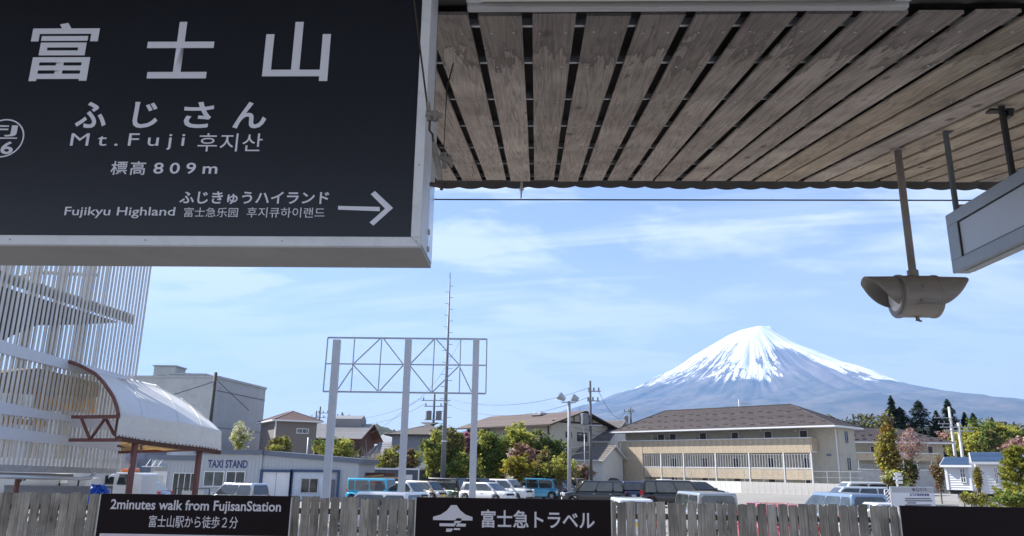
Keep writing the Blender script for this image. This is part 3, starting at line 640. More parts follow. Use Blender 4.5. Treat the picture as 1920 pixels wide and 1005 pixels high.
def hip_roof(h, z, rise, ov, mt, n=12, ridge_in=None, soff=None, v0=0.0, guards=0, guardm=None):
    L, D = h.L, h.D; x0, x1, y0, y1 = -ov, L+ov, v0-ov, D+ov; ri = ridge_in if ridge_in is not None else (y1-y0)/2; ym = (y0+y1)/2
    a = (x0+ri, ym, z+rise); b_ = (x1-ri, ym, z+rise); m = MB()
    quad_courses(m, (x0, y0, z), (x1, y0, z), a, b_, n); quad_courses(m, (x1, y1, z), (x0, y1, z), b_, a, n)
    quad_courses(m, (x1, y0, z), (x1, y1, z), b_, b_, n); quad_courses(m, (x0, y1, z), (x0, y0, z), a, a, n)
    rf = obj('roof', m, mt, h.r, fixn=False)
    m = MB(); f = .12; m.box(x0-.01, y0-.03, z-f, x1+.01, y0-.005, z+.01); m.box(x0-.01, y1+.005, z-f, x1+.01, y1+.03, z+.01); m.box(x0-.03, y0-.03, z-f, x0-.011, y1+.03, z+.01); m.box(x1+.011, y0-.03, z-f, x1+.03, y1+.03, z+.01)
    obj('gutter', m, soff or white, rf); obj('soffit', MB().box(x0, y0, z-f, x1, y1, z-.03), soff or white, rf)
    m = MB(); m.bar(a, b_, .22, .09); 
    for e, cs in ((a, ((x0, y0, z), (x0, y1, z))), (b_, ((x1, y0, z), (x1, y1, z)))):
        for c_ in cs: m.bar(e, (c_[0], c_[1], c_[2]+.02), .16, .07)
    obj('ridge_cap', m, mt, rf)
    if guards:
        m = MB(); A0, A1, B0, B1 = Vector((x0, y0, z)), Vector((x1, y0, z)), Vector(a), Vector(b_)
        for g in range(guards):
            t = .12+.27*g; p, q = A0.lerp(B0, t), A1.lerp(B1, t); Ln = (q-p).length; k = 0; x = .4
            while x < Ln-.4:
                c0 = p+(q-p)*(x/Ln); dz = .12 if k % 2 else -.1
                up = (B0-A0).normalized(); up = Vector((0, up.y, up.z)).normalized(); c0 = c0+up*dz; m.box(c0.x, c0.y, c0.z+.03, c0.x+.42, c0.y+.05, c0.z+.13); x += .95; k += 1
        obj('snow_guard', m, guardm or mt, rf, kind='stuff')
    return rf
def gable_roof(h, z, rise, ov, mt, n=10, along=True, gov=.4, soff=None, peak=None):
    L, D = h.L, h.D; m = MB()
    if along:
        x0, x1, y0, y1, ym = -gov, L+gov, -ov, D+ov, (peak if peak is not None else D/2); k = rise/(ym+ov) if 1 else 0
        quad_courses(m, (x0, y0, z), (x1, y0, z), (x0, ym, z+rise), (x1, ym, z+rise), n); quad_courses(m, (x1, y1, z), (x0, y1, z), (x1, ym, z+rise), (x0, ym, z+rise), n)
        rf = obj('roof', m, mt, h.r, fixn=False); m = MB(); t = .14
        for X in (x0, x1):
            for y in (y0, y1): m.bar((X, y, z-.07), (X, ym, z+rise-.07), .06, t)
        m.box(x0, y0-.03, z-.14, x1, y0-.002, z); m.box(x0, y1+.002, z-.14, x1, y1+.03, z)
        obj('barge_board', m, soff or white, rf)
        m = MB()
        for (ya, yb) in ((y0, ym), (y1, ym)): m.add([(x0, ya, z-.05), (x1, ya, z-.05), (x1, yb, z+rise-.05), (x0, yb, z+rise-.05)], [(0, 1, 2, 3)])
        obj('soffit', m, soff or white, rf)
        zz = z+rise*ov/(ym+ov); return rf, zz
    x0, x1, y0, y1, xm = -ov, L+ov, -gov, D+gov, L/2
    quad_courses(m, (x0, y1, z), (x0, y0, z), (xm, y1, z+rise), (xm, y0, z+rise), n); quad_courses(m, (x1, y0, z), (x1, y1, z), (xm, y0, z+rise), (xm, y1, z+rise), n)
    rf = obj('roof', m, mt, h.r, fixn=False); m = MB()
    for y in (y0, y1):
        for X in (x0, x1): m.bar((X, y, z-.07), (xm, y, z+rise-.07), .06, .2)
    m.box(x0-.03, y0, z-.14, x0-.002, y1, z); m.box(x1+.002, y0, z-.14, x1+.03, y1, z); obj('barge_board', m, soff or white, rf)
    m = MB()
    for xa in (x0, x1): m.add([(xa, y0, z-.05), (xa, y1, z-.05), (xm, y1, z+rise-.05), (xm, y0, z+rise-.05)], [(0, 1, 2, 3)])
    obj('soffit', m, soff or white, rf); return rf, z+rise*ov/(L/2+ov)
def wall_box(h, z0, z1, mt, y0=0.0, name='wall'): return obj(name, MB().box(0, y0, z0, h.L, h.D, z1), mt, h.r)
def gable_walls(h, z0, z1, rise, mt, along=True):
    L, D = h.L, h.D; m = MB()
    if along: m.prism([(0, 0, z0), (0, D, z0), (0, D, z1), (0, D/2, z1+rise), (0, 0, z1)], (L, 0, 0))
    else: m.prism([(0, 0, z0), (L, 0, z0), (L, 0, z1), (L/2, 0, z1+rise), (0, 0, z1)], (0, D, 0))
    return obj('wall', m, mt, h.r)
def panels(par, F, a0, a1, z0, z1, w_, mt, off=0.0, name='cladding_panel', gap=.014, th=.02):
    n = max(1, round((a1-a0)/w_)); w_ = (a1-a0)/n; me = MB().fb(F, 0, w_-gap, z0, z1, off+.002, off+th).mesh(name)
    b = bmesh.new(); b.from_mesh(me); bmesh.ops.recalc_face_normals(b, faces=b.faces); b.to_mesh(me); b.free()
    me.materials.append(mt)
    for k in range(n):
        o = bpy.data.objects.new(name, me); link(o, par); d = a0+k*w_; o.location = (F[1][0]*d, F[1][1]*d, 0)
def gp(px, Y): return (gx(px, Y), Y)
brick_t = mat('tan_stone_cladding', (.52, .44, .335), .85, var=.10, scale=1.5, bump=.8, bscale=18, rnd=.04)
def add_brick(m, c1, c2, mortar, sc_, vec='Object'):
    t = m.node_tree; b = t.nodes['Principled BSDF']; br = N(t, 'ShaderNodeTexBrick'); br.inputs['Scale'].default_value = sc_
    br.inputs['Color1'].default_value = (*c1, 1); br.inputs['Color2'].default_value = (*c2, 1); br.inputs['Mortar'].default_value = (*mortar, 1); br.inputs['Mortar Size'].default_value = .025; br.inputs['Bias'].default_value = 0
    c = N(t, 'ShaderNodeTexCoord'); s = N(t, 'ShaderNodeSeparateXYZ'); t.links.new(c.outputs[vec], s.inputs[0]); cm = N(t, 'ShaderNodeCombineXYZ')
    t.links.new(math_n(t, 'ADD', s.outputs[0], s.outputs[1]), cm.inputs[0]); t.links.new(s.outputs[2], cm.inputs[1]); t.links.new(cm.outputs[0], br.inputs['Vector'])
    old = b.inputs['Base Color'].links[0].from_socket; t.links.new(mixc(t, 1.0, old, br.outputs[0], 'MULTIPLY'), b.inputs['Base Color'])
add_brick(brick_t, (1.12, 1.1, 1.06), (.86, .84, .80), (.62, .6, .56), 3.2)
wall_g = mat('greige_siding', (.47, .44, .375), .85, var=.06, scale=1.0, bump=.5, bscale=25); add_brick(wall_g, (1.05, 1.05, 1.04), (.94, .94, .93), (.82, .8, .78), 2.6)
shing = mat('brown_shingle', (.066, .054, .056), .8, var=.22, scale=5, isl=.12, bump=.5, bscale=22); add_brick(shing, (1.15, 1.12, 1.1), (.82, .82, .84), (.7, .7, .7), 2.0)
guard = mat('snow_guard_dark', (.045, .040, .042), .7)
door_d = mat('dark_door', (.045, .035, .035), .5, var=.1)
plaster = mat('grey_plaster', (.42, .43, .43), .9, var=.10, scale=.5, bump=.2, dirt=.22)
def GZ(X, Y):
    s = lambda v: max(0., min(1., v))**2*(3-2*max(0., min(1., v)))
    return .75*s((X-9)/9)*s((Y-52)/11)
# ------------------------------------------------------------ H8: two storey apartment block
AL, AR = gp(1161, 84), (25.5, 68)
ap1 = House('apartment_building', 'long beige apartment block with brown hip roof and tan balcony below the volcano', 'apartment building', AL, AR, 4.6)
zb = 1.45; ev = 6.42; h = ap1; V0 = 1.3
pl_ = np.array(AL)
zt_par = h.rect(1206, 824, 1520, 851)[3]
_, _, zp0, zp1 = h.rect(1350, 823.5, 1360, 849.5)
aT = h.rect(1161, 840, 1205, 850)[1]; aP = h.rect(1206, 840, 1521, 850)[1]
wall_box(h, zb-.6, ev, wall_g, V0); 
panels(h.r, ((0, V0), (1, 0), (0, -1)), aT, h.L, (zb+ev)/2+.1, ev-.16, .92, wall_g, 0, 'wall_panel'); panels(h.r, ((0, V0), (1, 0), (0, -1)), aP, h.L, zb, (zb+ev)/2+.08, .92, wall_g, 0, 'wall_panel')
panels(h.r, ((h.L, V0), (0, 1), (1, 0)), 0, 3.2, zb, (zb+ev)/2+.08, 1.6, wall_g, 0, 'wall_panel'); panels(h.r, ((h.L, V0), (0, 1), (1, 0)), 0, 3.2, (zb+ev)/2+.1, ev-.16, 1.6, wall_g, 0, 'wall_panel')
obj('plinth', MB().box(-.02, -.05, zb-.62, aP+.1, V0+.0, zb-.02), pale_conc, h.r)
obj('stair_tower', MB().box(0, 0, zb-.01, aT, V0-.001, zp1-.05), wall_g, h.r); panels(h.r, h.F, 0, aT-.02, zb, zp1-.04, .8, brick_t); obj('coping', MB().box(-.03, -.05, zp1-.035, aT+.01, .12, zp1+.03), white, h.r)
obj('balcony_slab', MB().box(aT+.02, 0, zp0+.02, aP, V0-.001, zp0+.18), white, h.r)
obj('balcony_wall', MB().box(aT+.02, 0, zp0+.181, aP, .09, zp1-.04), wall_g, h.r); panels(h.r, h.F, aT+.03, aP, zp0, zp1-.04, .62, brick_t)
m = MB(); m.box(aP, 0, zp0+.185, aP+.10, V0-.002, zp1-.04); obj('balcony_end', m, brick_t, h.r)
obj('coping', MB().box(aT+.02, -.05, zp1-.035, aP+.13, .13, zp1+.03), white, h.r)
bays = [h.rect(1206, 860, x, 870)[1] for x in (1239.5, 1282, 1342, 1405, 1470, 1522)]; prev = aT
zr1 = h.rect(1350, 852, 1360, 876)[3]; zr0 = h.rect(1350, 852, 1360, 877)[2]; zl = h.rect(1350, 852, 1360, 897)[2]
for b_ in bays:
    obj('post', MB().box(b_-.05, -.05, zl-.35, b_+.05, .08, zp0-.01), white, h.r)
    a0, a1 = prev+.14, b_-.08
    obj('low_wall', MB().box(a0, .0, zl, a1, .09, zr0-.03), wall_g, h.r); panels(h.r, h.F, a0, a1, zl, zr0-.035, 1.15, brick_t); obj('coping', MB().box(a0, -.04, zr0-.03, a1, .12, zr0+.03), white, h.r)
    m = MB(); k = 0; x = a0+.06
    while x < a1: m.box(x, .02, zr0+.035, x+.06, .045, zr1); x += .27
    m.box(a0, .015, zr1-.04, a1, .05, zr1-.01); m.box(a0, .015, zr0+.035, a1, .05, zr0+.06)
    obj('railing', m, alu, h.r); prev = b_
for x0, x1 in ((1234, 1246), (1256, 1268), (1312.5, 1325), (1372, 1385), (1434, 1448), (1500, 1515)):
    a0, a1, _, z1 = h.rect(x0, 810, x1, 830, off=-V0); z1 = h.rect(x0, 808, x1, 830, off=-V0)[3]
    door(h.r, ((0, V0), (1, 0), (0, -1)), a0, a1, zp0+.19, min(z1, ev-.3), .02, door_d); 
    obj('door_lamp', MB().box(a0-.45, V0-.1, z1-.05, a0-.33, V0-.02, z1+.1), lampm, h.r)
    obj('meter_box', MB().box(a0-.40, V0-.12, z1-.95, a0-.2, V0-.02, z1-.6), mat('meter_grey', (.2, .2, .2), .6), h.r)
for x0, x1 in ((1258, 1270), (1315.5, 1327), (1375, 1388), (1439, 1452), (1505, 1518)):
    a0, a1, _, z1 = h.rect(x0, 859, x1, 876, off=-V0); door(h.r, ((0, V0), (1, 0), (0, -1)), a0, a1, zb+.05, z1, .02, door_d)
for (x0, y0, x1, y1) in ((1583, 809, 1589.5, 830), (1588, 859, 1595, 881)):
    a0, a1, z0, z1 = h.rect(x0, y0, x1, y1, 'R'); window(h.r, h.Rt, a0, min(a1, a0+1.1), z0, z1, .02, .05, 0, fm_=door_d)
obj('name_plate', MB().fb(((0, V0), (1, 0), (0, -1)), *h.rect(1550, 851, 1559, 855, off=-V0), .021, .04), mat('plaque_blue_grey', (.12, .14, .2), .4), h.r)
hip_roof(h, ev, h.rect(1350, 765, 1370, 770, off=-2.3)[3]-ev, .62, shing, 20, ridge_in=5.2, guards=3, guardm=guard)
aer = thing('roof_aerial', 'white aerial mast sticking up behind the apartment roof ridge', 'aerial', (*gp(1397, 84)[:2], 0)); zt = at(1397, 749, 84)[2]
obj('mast', MB().tube([(0, 0, 0), (0, 0, zt)], .11, 8), white, aer); m = MB()
for z in (.4, .9): m.bar((0, 0, zt-z), (1.2, 0, zt-z-.1), .05)
obj('element', m, steel, aer)
for x in (.28, aT+.3, h.L-.25): obj('downpipe', MB().fb(((0, V0), (1, 0), (0, -1)) if x > 1 else h.F, x, x+.09, zb, (ev if x > 1 else zp1)-.2, .03, .12), white, h.r)
# retaining wall + railing in front of it
rA, rB_ = gp(1262, 74.5), gp(1622, 60.5)
rw = House('retaining_wall', 'concrete retaining wall of upright panels with thin railing in front of the beige apartments', 'wall', rA, rB_, .35)
zt = rw.rect(1400, 903, 1500, 908)[3]
wall_box(rw, 0, zt-.02, concrete); seg = rw.rect(1262, 900, 1390, 905)[1]
panels(rw.r, rw.F, 0, seg, .0, zt, .55, pale_conc, name='concrete_panel'); panels(rw.r, rw.F, seg+.02, rw.L, .0, zt, .55, concrete, name='concrete_panel')
m = MB(); x = .2
while x < rw.L: m.box(x, .1, zt-.05, x+.04, .14, zt+.95); x += 1.9
m.box(0, .105, zt+.9, rw.L, .135, zt+.93); m.box(0, .105, zt+.45, rw.L, .125, zt+.47); obj('railing', m, steel, rw.r)
P = [(X, Y, GZ(X, Y)+.012) for Y in np.linspace(50, 76, 27) for X in np.linspace(8, 50, 22)]; obj('sloped_pavement', MB().grid(P, 27, 22), asph, kind='structure', smooth=True)
# ------------------------------------------------------------ H9: second apartment block
h = House('apartment_building', 'second beige apartment block half hidden by the orange leaved trees at right', 'apartment building', gp(1575, 92), gp(1790, 92), 8)
zz = lambda y, off=0: h.rect(1650, y, 1700, y, off=off)[3]
e9 = zz(832)+.15; wall_box(h, 0, e9, wall_g, 1.2)
obj('balcony_wall', MB().box(0, 0, zz(864), h.rect(1600, 850, 1762, 860)[1], .12, zz(851)), brick_t, h.r); obj('coping', MB().box(0, -.03, zz(850.5), h.rect(1600, 850, 1762, 860)[1], .15, zz(849)), white, h.r)
obj('lower_wall', MB().box(0, -.1, 0, h.rect(1600, 850, 1748, 860)[1], .08, zz(882)), concrete, h.r); obj('coping', MB().box(0, -.14, zz(881.8), h.rect(1600, 850, 1748, 860)[1], .1, zz(880)), white, h.r)
m = MB(); x = 0.; Lr = h.rect(1600, 850, 1746, 860)[1]
while x < Lr: m.box(x, .0, zz(879.5), x+.03, .03, zz(870.5)); x += .16
obj('railing', m, alu, h.r, kind='stuff')
for x0 in (1608, 1650, 1692, 1718, 1745): a0 = h.rect(x0, 860, x0+2, 870)[0]; obj('post', MB().box(a0, -.02, zz(880), a0+.1, .1, zz(864.3)), white, h.r)
for x0, x1 in ((1632, 1640), (1686, 1694), (1739, 1749)):
    a0, a1, z0, z1 = h.rect(x0, 837, x1, 849, off=-1.2); door(h.r, ((0, 1.2), (1, 0), (0, -1)), a0, a1, z0-.8, z1, .02, door_d)
hip_roof(h, e9, zz(804, -5)-e9, .6, shing, 16, ridge_in=4.6, guards=2, guardm=guard)
aer = thing('roof_aerial', 'small white television aerial on the second apartment roof', 'aerial', (*gp(1610, 95)[:2], 0)); zt = at(1610, 796, 95)[2]
obj('mast', MB().tube([(0, 0, 5.0), (0, 0, zt)], .06, 6), white, aer); obj('element', MB().bar((-.6, 0, zt-.1), (.6, 0, zt-.1), .08), white, aer)
# ------------------------------------------------------------ H6: big gabled house behind the trees
h = House('gabled_house', 'large cream house with long brown roof and half timbered gable behind trees', 'house', gp(872, 92), gp(1033, 82), 9)
zz = lambda y, x=950: h.rect(x, y, x+1, y)[3]
e6 = zz(797, 1025); ridge = h.rect(1050, 773, 1056, 774, off=-4.5)[3]
cream_w = mat('cream_plaster', (.50, .46, .38), .85, var=.06, bump=.2, dirt=.12); tim = mat('dark_timber', (.05, .035, .03), .8, var=.2)
rf, z2 = gable_roof(h, e6, ridge-e6, 1.0, mat('brown_tile_roof', (.15, .115, .10), .7, var=.15, isl=.1, bump=.3), 14, True, .9, soff=tim)
gable_walls(h, 0, z2-.12, (ridge-e6)*.78, cream_w)
m = MB(); m.box(.5, 0, 0, 1, .01, .01)
gR = h.Rt; mid = h.D/2; m = MB()
for a in (2.6, 3.5, 4.5, 5.5, 6.4): m.fb(gR, a-.07, a+.07, z2+.25, z2+.1+(ridge-e6)*.78*(1-abs(a-mid)/mid)-.1, .002, .05)
m.fb(gR, .2, h.D-.2, z2+.0, z2+.22, .002, .06); obj('timber_frame', m, tim, h.r)
a0, a1, z0, z1 = h.rect(1043, 808, 1050, 820, 'R'); window(h.r, h.Rt, 2.2, 3.1, z0, z1, 0, .06, 1, fm_=tim); window(h.r, h.Rt, 4.0, 5.6, z0-.3, z1, 0, .06, 1, fm_=tim)
for x0 in (952, 905): a0, a1, z0, z1 = h.rect(x0, 806, x0+10, 820); window(h.r, h.F, a0, a1+.2, z0, z1, 0, .06, 1, fm_=tim)
for x in (.4, h.L-.4): obj('downpipe', MB().fb(h.F, x, x+.1, 0, z2-.1, .01, .11), tim, h.r)
obj('air_conditioner', MB().box(h.L*.5, -.5, 3.2, h.L*.5+.9, -.1, 3.9), white, h.r, bevel=.03)
sk = thing('solar_water_heater', 'small dark roof hatch near the ridge of the cream gabled house', 'roof hatch', (0, 0, 0)); sk.parent = None
q = h.pL+h.u*(h.L*.62)-h.n*3.6; sk.location = (q[0], q[1], e6+(ridge-e6)*.83); sk.rotation_euler = h.r.rotation_euler; sk.name = 'roof_hatch'
obj('cover', MB().box(-.6, -.5, 0, .6, .5, .28), steel, sk, bevel=.03); obj('flashing', MB().box(-.75, -.65, -.1, .75, .65, .0), tim, sk)
# ------------------------------------------------------------ H7: white house left of the apartments
h = House('white_house', 'white two storey house with brown tile upper roof between the floodlight pole and apartments', 'house', gp(1066, 88), gp(1141, 86), 9)
zz = lambda y: h.rect(1100, y, 1101, y)[3]
ww = mat('off_white_wall', (.52, .52, .50), .85, var=.06, dirt=.15); gm_ = mat('grey_brown_tile', (.13, .115, .105), .85, var=.3, scale=6, isl=.1, bump=.8, bscale=12)
z1 = zz(828); rf, z2 = gable_roof(h, z1, zz(805)-z1+1.2, .7, gm_, 12, True, .5, soff=ww); gable_walls(h, 0, z2-.1, (zz(805)-z1+1.2)*.8, ww)
a0, a1, z0, zq = h.rect(1100, 836, 1127, 845); window(h.r, h.F, a0, a1, z0, zq, 0, .05, 3, fm_=alu)
for (x0, y0, x1, y1) in ((1138, 833, 1143, 845), (1147, 868, 1153, 882), (1155, 874, 1160, 880)):
    a0, a1, z0, zq = h.rect(x0, y0, x1, y1, 'R'); window(h.r, h.Rt, max(.3, a0), max(.3, a0)+1.0, z0, zq, 0, .05, 1, fm_=alu)
h2 = House('annexe', 'low cream annexe with small tiled roof in front of the white house', 'outbuilding', gp(1078, 82), gp(1131, 80), 4)
z1 = h2.rect(1100, 862, 1101, 862)[3]; rf, z2 = gable_roof(h2, z1, 1.5, .5, gm_, 8, True, .4, soff=ww); gable_walls(h2, 0, z2-.1, 1.1, ww); a0, a1, z0, zq = h2.rect(1098, 874, 1108, 884); window(h2.r, h2.F, a0, a1, z0, zq, 0, .05, 1, fm_=alu)
# ------------------------------------------------------------ H5 grey blue house
h = House('grey_house', 'blue grey house with low brown hip roof behind the lattice billboard posts', 'house', gp(730, 84), gp(845, 84), 11)
zz = lambda y: h.rect(780, y, 781, y)[3]
bg_ = mat('blue_grey_siding', (.20, .22, .27), .8, var=.08, bump=.2); e5 = zz(815); wall_box(h, 0, e5, bg_); panels(h.r, h.F, 0, h.L, 0, e5-.16, 1.5, bg_, name='wall_panel')
hip_roof(h, e5, h.rect(808, 793, 809, 793, off=-5.5)[3]-e5, .7, gm_, 14, ridge_in=4.9, soff=tim)
a0, a1, z0, zq = h.rect(760, 845, 775, 856); window(h.r, h.F, a0, a1, z0, zq, 0, .05, 1)
h = House('garden_wall', 'pale low wall and shed below the blue grey house', 'wall', gp(672, 78), gp(848, 77), .25)
wall_box(h, 0, h.rect(750, 866, 751, 868)[3], pale_conc)
# small far roofs
h = House('tiled_roof_house', 'small far house with pale roof and dark skylight left of the blue grey house', 'house', gp(694, 105), gp(732, 104), 8)
z1 = h.rect(710, 836, 711, 836)[3]; rf, z2 = gable_roof(h, z1, 1.9, .5, mat('pale_metal_roof', (.30, .31, .33), .5, .2), 6, True, .4); gable_walls(h, 0, z2-.1, 1.5, ww); a0, a1, z0, zq = h.rect(722, 834, 729, 852); window(h.r, h.F, a0, a1, z0, zq, 0, .06, 1)
ql = h.rect(706, 824, 716, 830); 
h = House('low_house', 'low house with grey roof just right of the brown gabled house', 'house', gp(686, 84), gp(728, 83), 6)
z1 = h.rect(710, 856, 711, 856)[3]; rf, z2 = gable_roof(h, z1, 1.6, .5, mat('slate_roof', (.16, .16, .18), .6), 6, True, .4); gable_walls(h, 0, z2-.1, 1.2, ww)
# ------------------------------------------------------------ H3 brown timber gable house
h = House('brown_gabled_house', 'brown timber gabled house with grey roof and raised ridge vent behind the taxi office', 'house', gp(545, 84), gp(657, 84), 11)
dgr = mat('grey_metal_roof', (.24, .235, .235), .5, .15, var=.1, isl=.08); bw = mat('red_brown_boards', (.15, .062, .042), .8, var=.25, scale=3)
z1 = h.rect(640, 823, 641, 823)[3]; rise = h.rect(678, 795, 679, 795, off=-5.5)[3]-z1
rf, z2 = gable_roof(h, z1, rise, .8, dgr, 16, True, 1.0, soff=bw); gable_walls(h, 0, z2-.1, rise*.84, bw)
m = MB(); m.prism([(2.2, 4.2, z1+rise*.78), (2.2, 6.8, z1+rise*.78), (2.2, 6.8, z1+rise+.5), (2.2, 5.5, z1+rise+.95), (2.2, 4.2, z1+rise+.5)], (h.L*.62, 0, 0)); obj('ridge_vent', m, dgr, rf)
panels(h.r, h.Rt, .0, h.D, 0, z2-.2, .6, bw, name='wall_board'); a0, a1, z0, zq = h.rect(664, 835, 672, 845, 'R'); window(h.r, h.Rt, 2.8, 4.6, z0, zq, .02, .06, 1, fm_=tim)
for x0 in (553, 585, 615): a0, a1, z0, zq = h.rect(x0, 832, x0+14, 846); window(h.r, h.F, a0, a1, z0, zq, 0, .05, 1, fm_=tim)
m = MB(); m.tube([(0, 0, 0), (0, 0, 5)], .12, 8)
# ------------------------------------------------------------ H2 brown grey two storey
h = House('hip_roofed_house', 'taupe two storey house with brown hip roof beside the tall grey building', 'house', gp(478, 82), gp(507, 76), 4.0)
tp = mat('taupe_plaster', (.19, .165, .155), .85, var=.08); z1 = h.rect(500, 791, 501, 791)[3]; wall_box(h, 0, z1, tp)
hip_roof(h, z1, h.rect(510, 780, 511, 780, off=-2)[3]-z1, .5, mat('brown_metal_roof', (.17, .115, .10), .6, .1, isl=.06), 10, ridge_in=2.5, soff=white)
obj('downpipe', MB().fb(h.F, h.L-.05, h.L+.1, 0, z1-.1, .01, .12), white, h.r)
a0, a1, z0, zq = h.rect(532, 802, 540, 812, 'R'); window(h.r, h.Rt, 2.0, 3.2, z0, zq, 0, .06, 1)
# ------------------------------------------------------------ H1 tall grey building
h = House('concrete_building', 'tall windowless grey concrete building with rooftop boxes at the left behind the dome canopy', 'building', gp(383, 80), gp(481, 92), 38)
z1 = h.rect(390, 705, 391, 705)[3]; wall_box(h, 0, z1, plaster); m = MB(); m.box(-.1, -.1, z1, h.L+.1, h.D, z1+.25); obj('parapet', m, plaster, h.r)
lf = MB(); lf.fb(h.Lt, 0, h.D-.02, 0, z1-.01, .002, .03); obj('side_wall', lf, mat('sunlit_grey_plaster', (.47, .48, .47), .9, var=.1, scale=.4, dirt=.3), h.r)  # sunlit left face: its extra brightness is painted in as a paler plaster
m = MB(); m.fb(h.F, 0, h.L, z1*.55, z1*.55+.06, .002, .02); m.fb(h.F, .3, h.L, z1-1.3, z1-1.24, .002, .05); obj('wall_joint', m, mat('joint_dark', (.12, .12, .13), .8), h.r)
for k, (x0, y0, x1, Y) in enumerate(((289, 687, 329, 112), (318, 702, 355, 108), (352, 703, 385, 100), (262, 709, 292, 114))):
    X0, X1 = at(x0, y0, Y)[0], at(x1, y0, Y)[0]; zt = at(x0, y0, Y)[2]
    t_ = thing('rooftop_unit', ['tall lift housing box on the grey concrete building roof', 'rooftop air conditioner cluster beside the lift housing', 'low rooftop unit just behind the corner pole of the concrete building', 'flat leftmost roof box above the dome canopy'][k], 'rooftop unit', ((X0+X1)/2, Y, z1))
    wd = (X1-X0)/2; H_ = max(zt-z1, .6); obj('casing', MB().box(-wd, 0, .0, wd, 3.5, H_), plaster, t_, bevel=.05); obj('cap', MB().box(-wd-.15, -.15, H_+.005, wd+.15, 3.65, H_+.2), steel, t_)
    obj('louvre', MB().box(-wd*.6, -.06, H_*.25, wd*.2, -.005, H_*.75), mat('louvre_dark', (.09, .09, .1), .7), t_)
pX, pY = gx(380, 76), 76; zt = at(384, 698, 76)[2]
pc = thing('utility_pole', 'dark wooden pole standing at the corner of the tall grey building', 'pole', (pX, pY, 0)); obj('pole', MB().tube([(0, 0, 0), (0, 0, zt)], [.22, .16], 10), mat('dark_pole', (.06, .055, .05), .8), pc, smooth=True)
obj('crossarm', MB().bar((-.7, 0, zt-1.0), (.3, 0, zt-.9), .1), steel, pc); m = MB(); q = at(325, 740, 70); m.tube([(0, 0, zt-.9), (q[0]-pX, q[1]-pY, q[2])], .04, 5); q = at(493, 738, 90); m.tube([(0, 0, zt-.6), (q[0]-pX, 10, zt-3.0)], .035, 5); obj('wire', m, black, pc)
# white blocks behind dome posts
for k, (x0, x1, y0, Y, lb) in enumerate(((245, 322, 842, 72, 'white rendered building seen under the dome canopy'), (215, 262, 845, 68, 'grey panelled block left of the white rendered building'), (-60, 150, 862, 60, 'pale low building wall seen under the slatted tower'))):
    h = House('low_building', lb, 'building', gp(x0, Y), gp(x1, Y), 8); z1 = h.rect(x0+5, y0, x0+6, y0)[3]; wall_box(h, 0, z1, [white, bg_, ww][k]); obj('parapet', MB().box(-.1, -.1, z1, h.L+.1, 8.1, z1+.2), alu, h.r)
    for j in range(3): window(h.r, h.F, h.L*(.1+.3*j), h.L*(.1+.3*j)+h.L*.14, z1*.25, z1*.6, 0, .05, 1)
# ------------------------------------------------------------ H12 taxi office
sid = mat('ribbed_siding', (.43, .46, .49), .5, .1, var=.04, dirt=.08); fas = mat('fascia_grey', (.13, .15, .19), .5, var=.05); blu = mat('blue_frame', (.035, .07, .16), .5, var=.1)
YT = 58
h = House('taxi_office', 'pale ribbed taxi stand office with blue lettering, dark fascia and blue framed annexe', 'taxi office', gp(276, YT), gp(673, YT), 7)
A_ = lambda x, y=880, o=0.0: h.uv(o)(x, y)
aB0, aB1, aE = A_(368)[0], A_(491)[0], A_(672)[0]
zA, zB, zE = A_(320, 862)[1], A_(430, 851)[1], A_(660, 868)[1]; zC = A_(500, 853)[1]
obj('wall', MB().box(0, 0, 0, aB0-.01, 6, zA), sid, h.r, label='left wing wall'); obj('wall', MB().box(aB0, -.15, 0, aB1, 6.2, zB), sid, h.r)
m = MB(); m.prism([(aB1+.01, 0, 0), (aE, 0, 0), (aE, 0, zE), (aB1+.01, 0, zC)], (0, 6, 0)); obj('annexe_wall', m, sid, h.r)
m = MB()
for a0, a1, yy, zt in ((.05, aB0-.1, 0, zA), (aB0+.05, aB1-.05, .15, zB)):
    x = a0
    while x < a1: m.fb(h.F, x, x+.05, .0, zt-.25, yy+.002, yy+.025); x += .27
x = aB1+.1
while x < aE: m.fb(h.F, x, x+.05, 0, zC+(zE-zC)*(x-aB1)/(aE-aB1)-.2, .002, .025); x += .27
obj('siding_rib', m, sid, h.r, kind='stuff')
m = MB(); m.box(-.25, -.25, zA-.02, aB0-.02, 6.1, zA+.33); obj('fascia', m, fas, h.r); obj('fascia', MB().box(aB0-.1, -.4, zB-.02, aB1+.05, 6.3, zB+.30), fas, h.r)
m = MB(); m.prism([(aB1+.06, -.2, zC-.02), (aE+.25, -.2, zE-.05), (aE+.25, -.2, zE+.3), (aB1+.06, -.2, zC+.32)], (0, 6.5, 0)); obj('fascia', m, fas, h.r)
txt = mat('taxi_lettering_blue', (.02, .035, .16), .4)
o = lettering('TAXI STAND', (389, 863, 465, 877), -.182, h.r, txt, .02, uv=h.uv(.182))
for x0, x1 in ((385, 420.5), (426.5, 460)):
    a0, a1, z0, z1 = h.rect(x0, 883, x1, 913); window(h.r, ((0, -.15), (1, 0), (0, -1)), a0, a1, z0, z1, .025, .07, 1)
a0, a1, z0, z1 = h.rect(326, 886, 366, 926); window(h.r, h.F, a0, a1, .15, z1, .025, .06, 3)
a0, a1, z0, z1 = h.rect(290, 885, 308, 930); door(h.r, h.F, a0, a1, .1, z1, .025, white); window(h.r, h.F, a0+.25, a1-.25, 1.0, z1-.25, .05, .03, 0, gm=mat('door_pane_pale', (.5, .55, .55), .1))
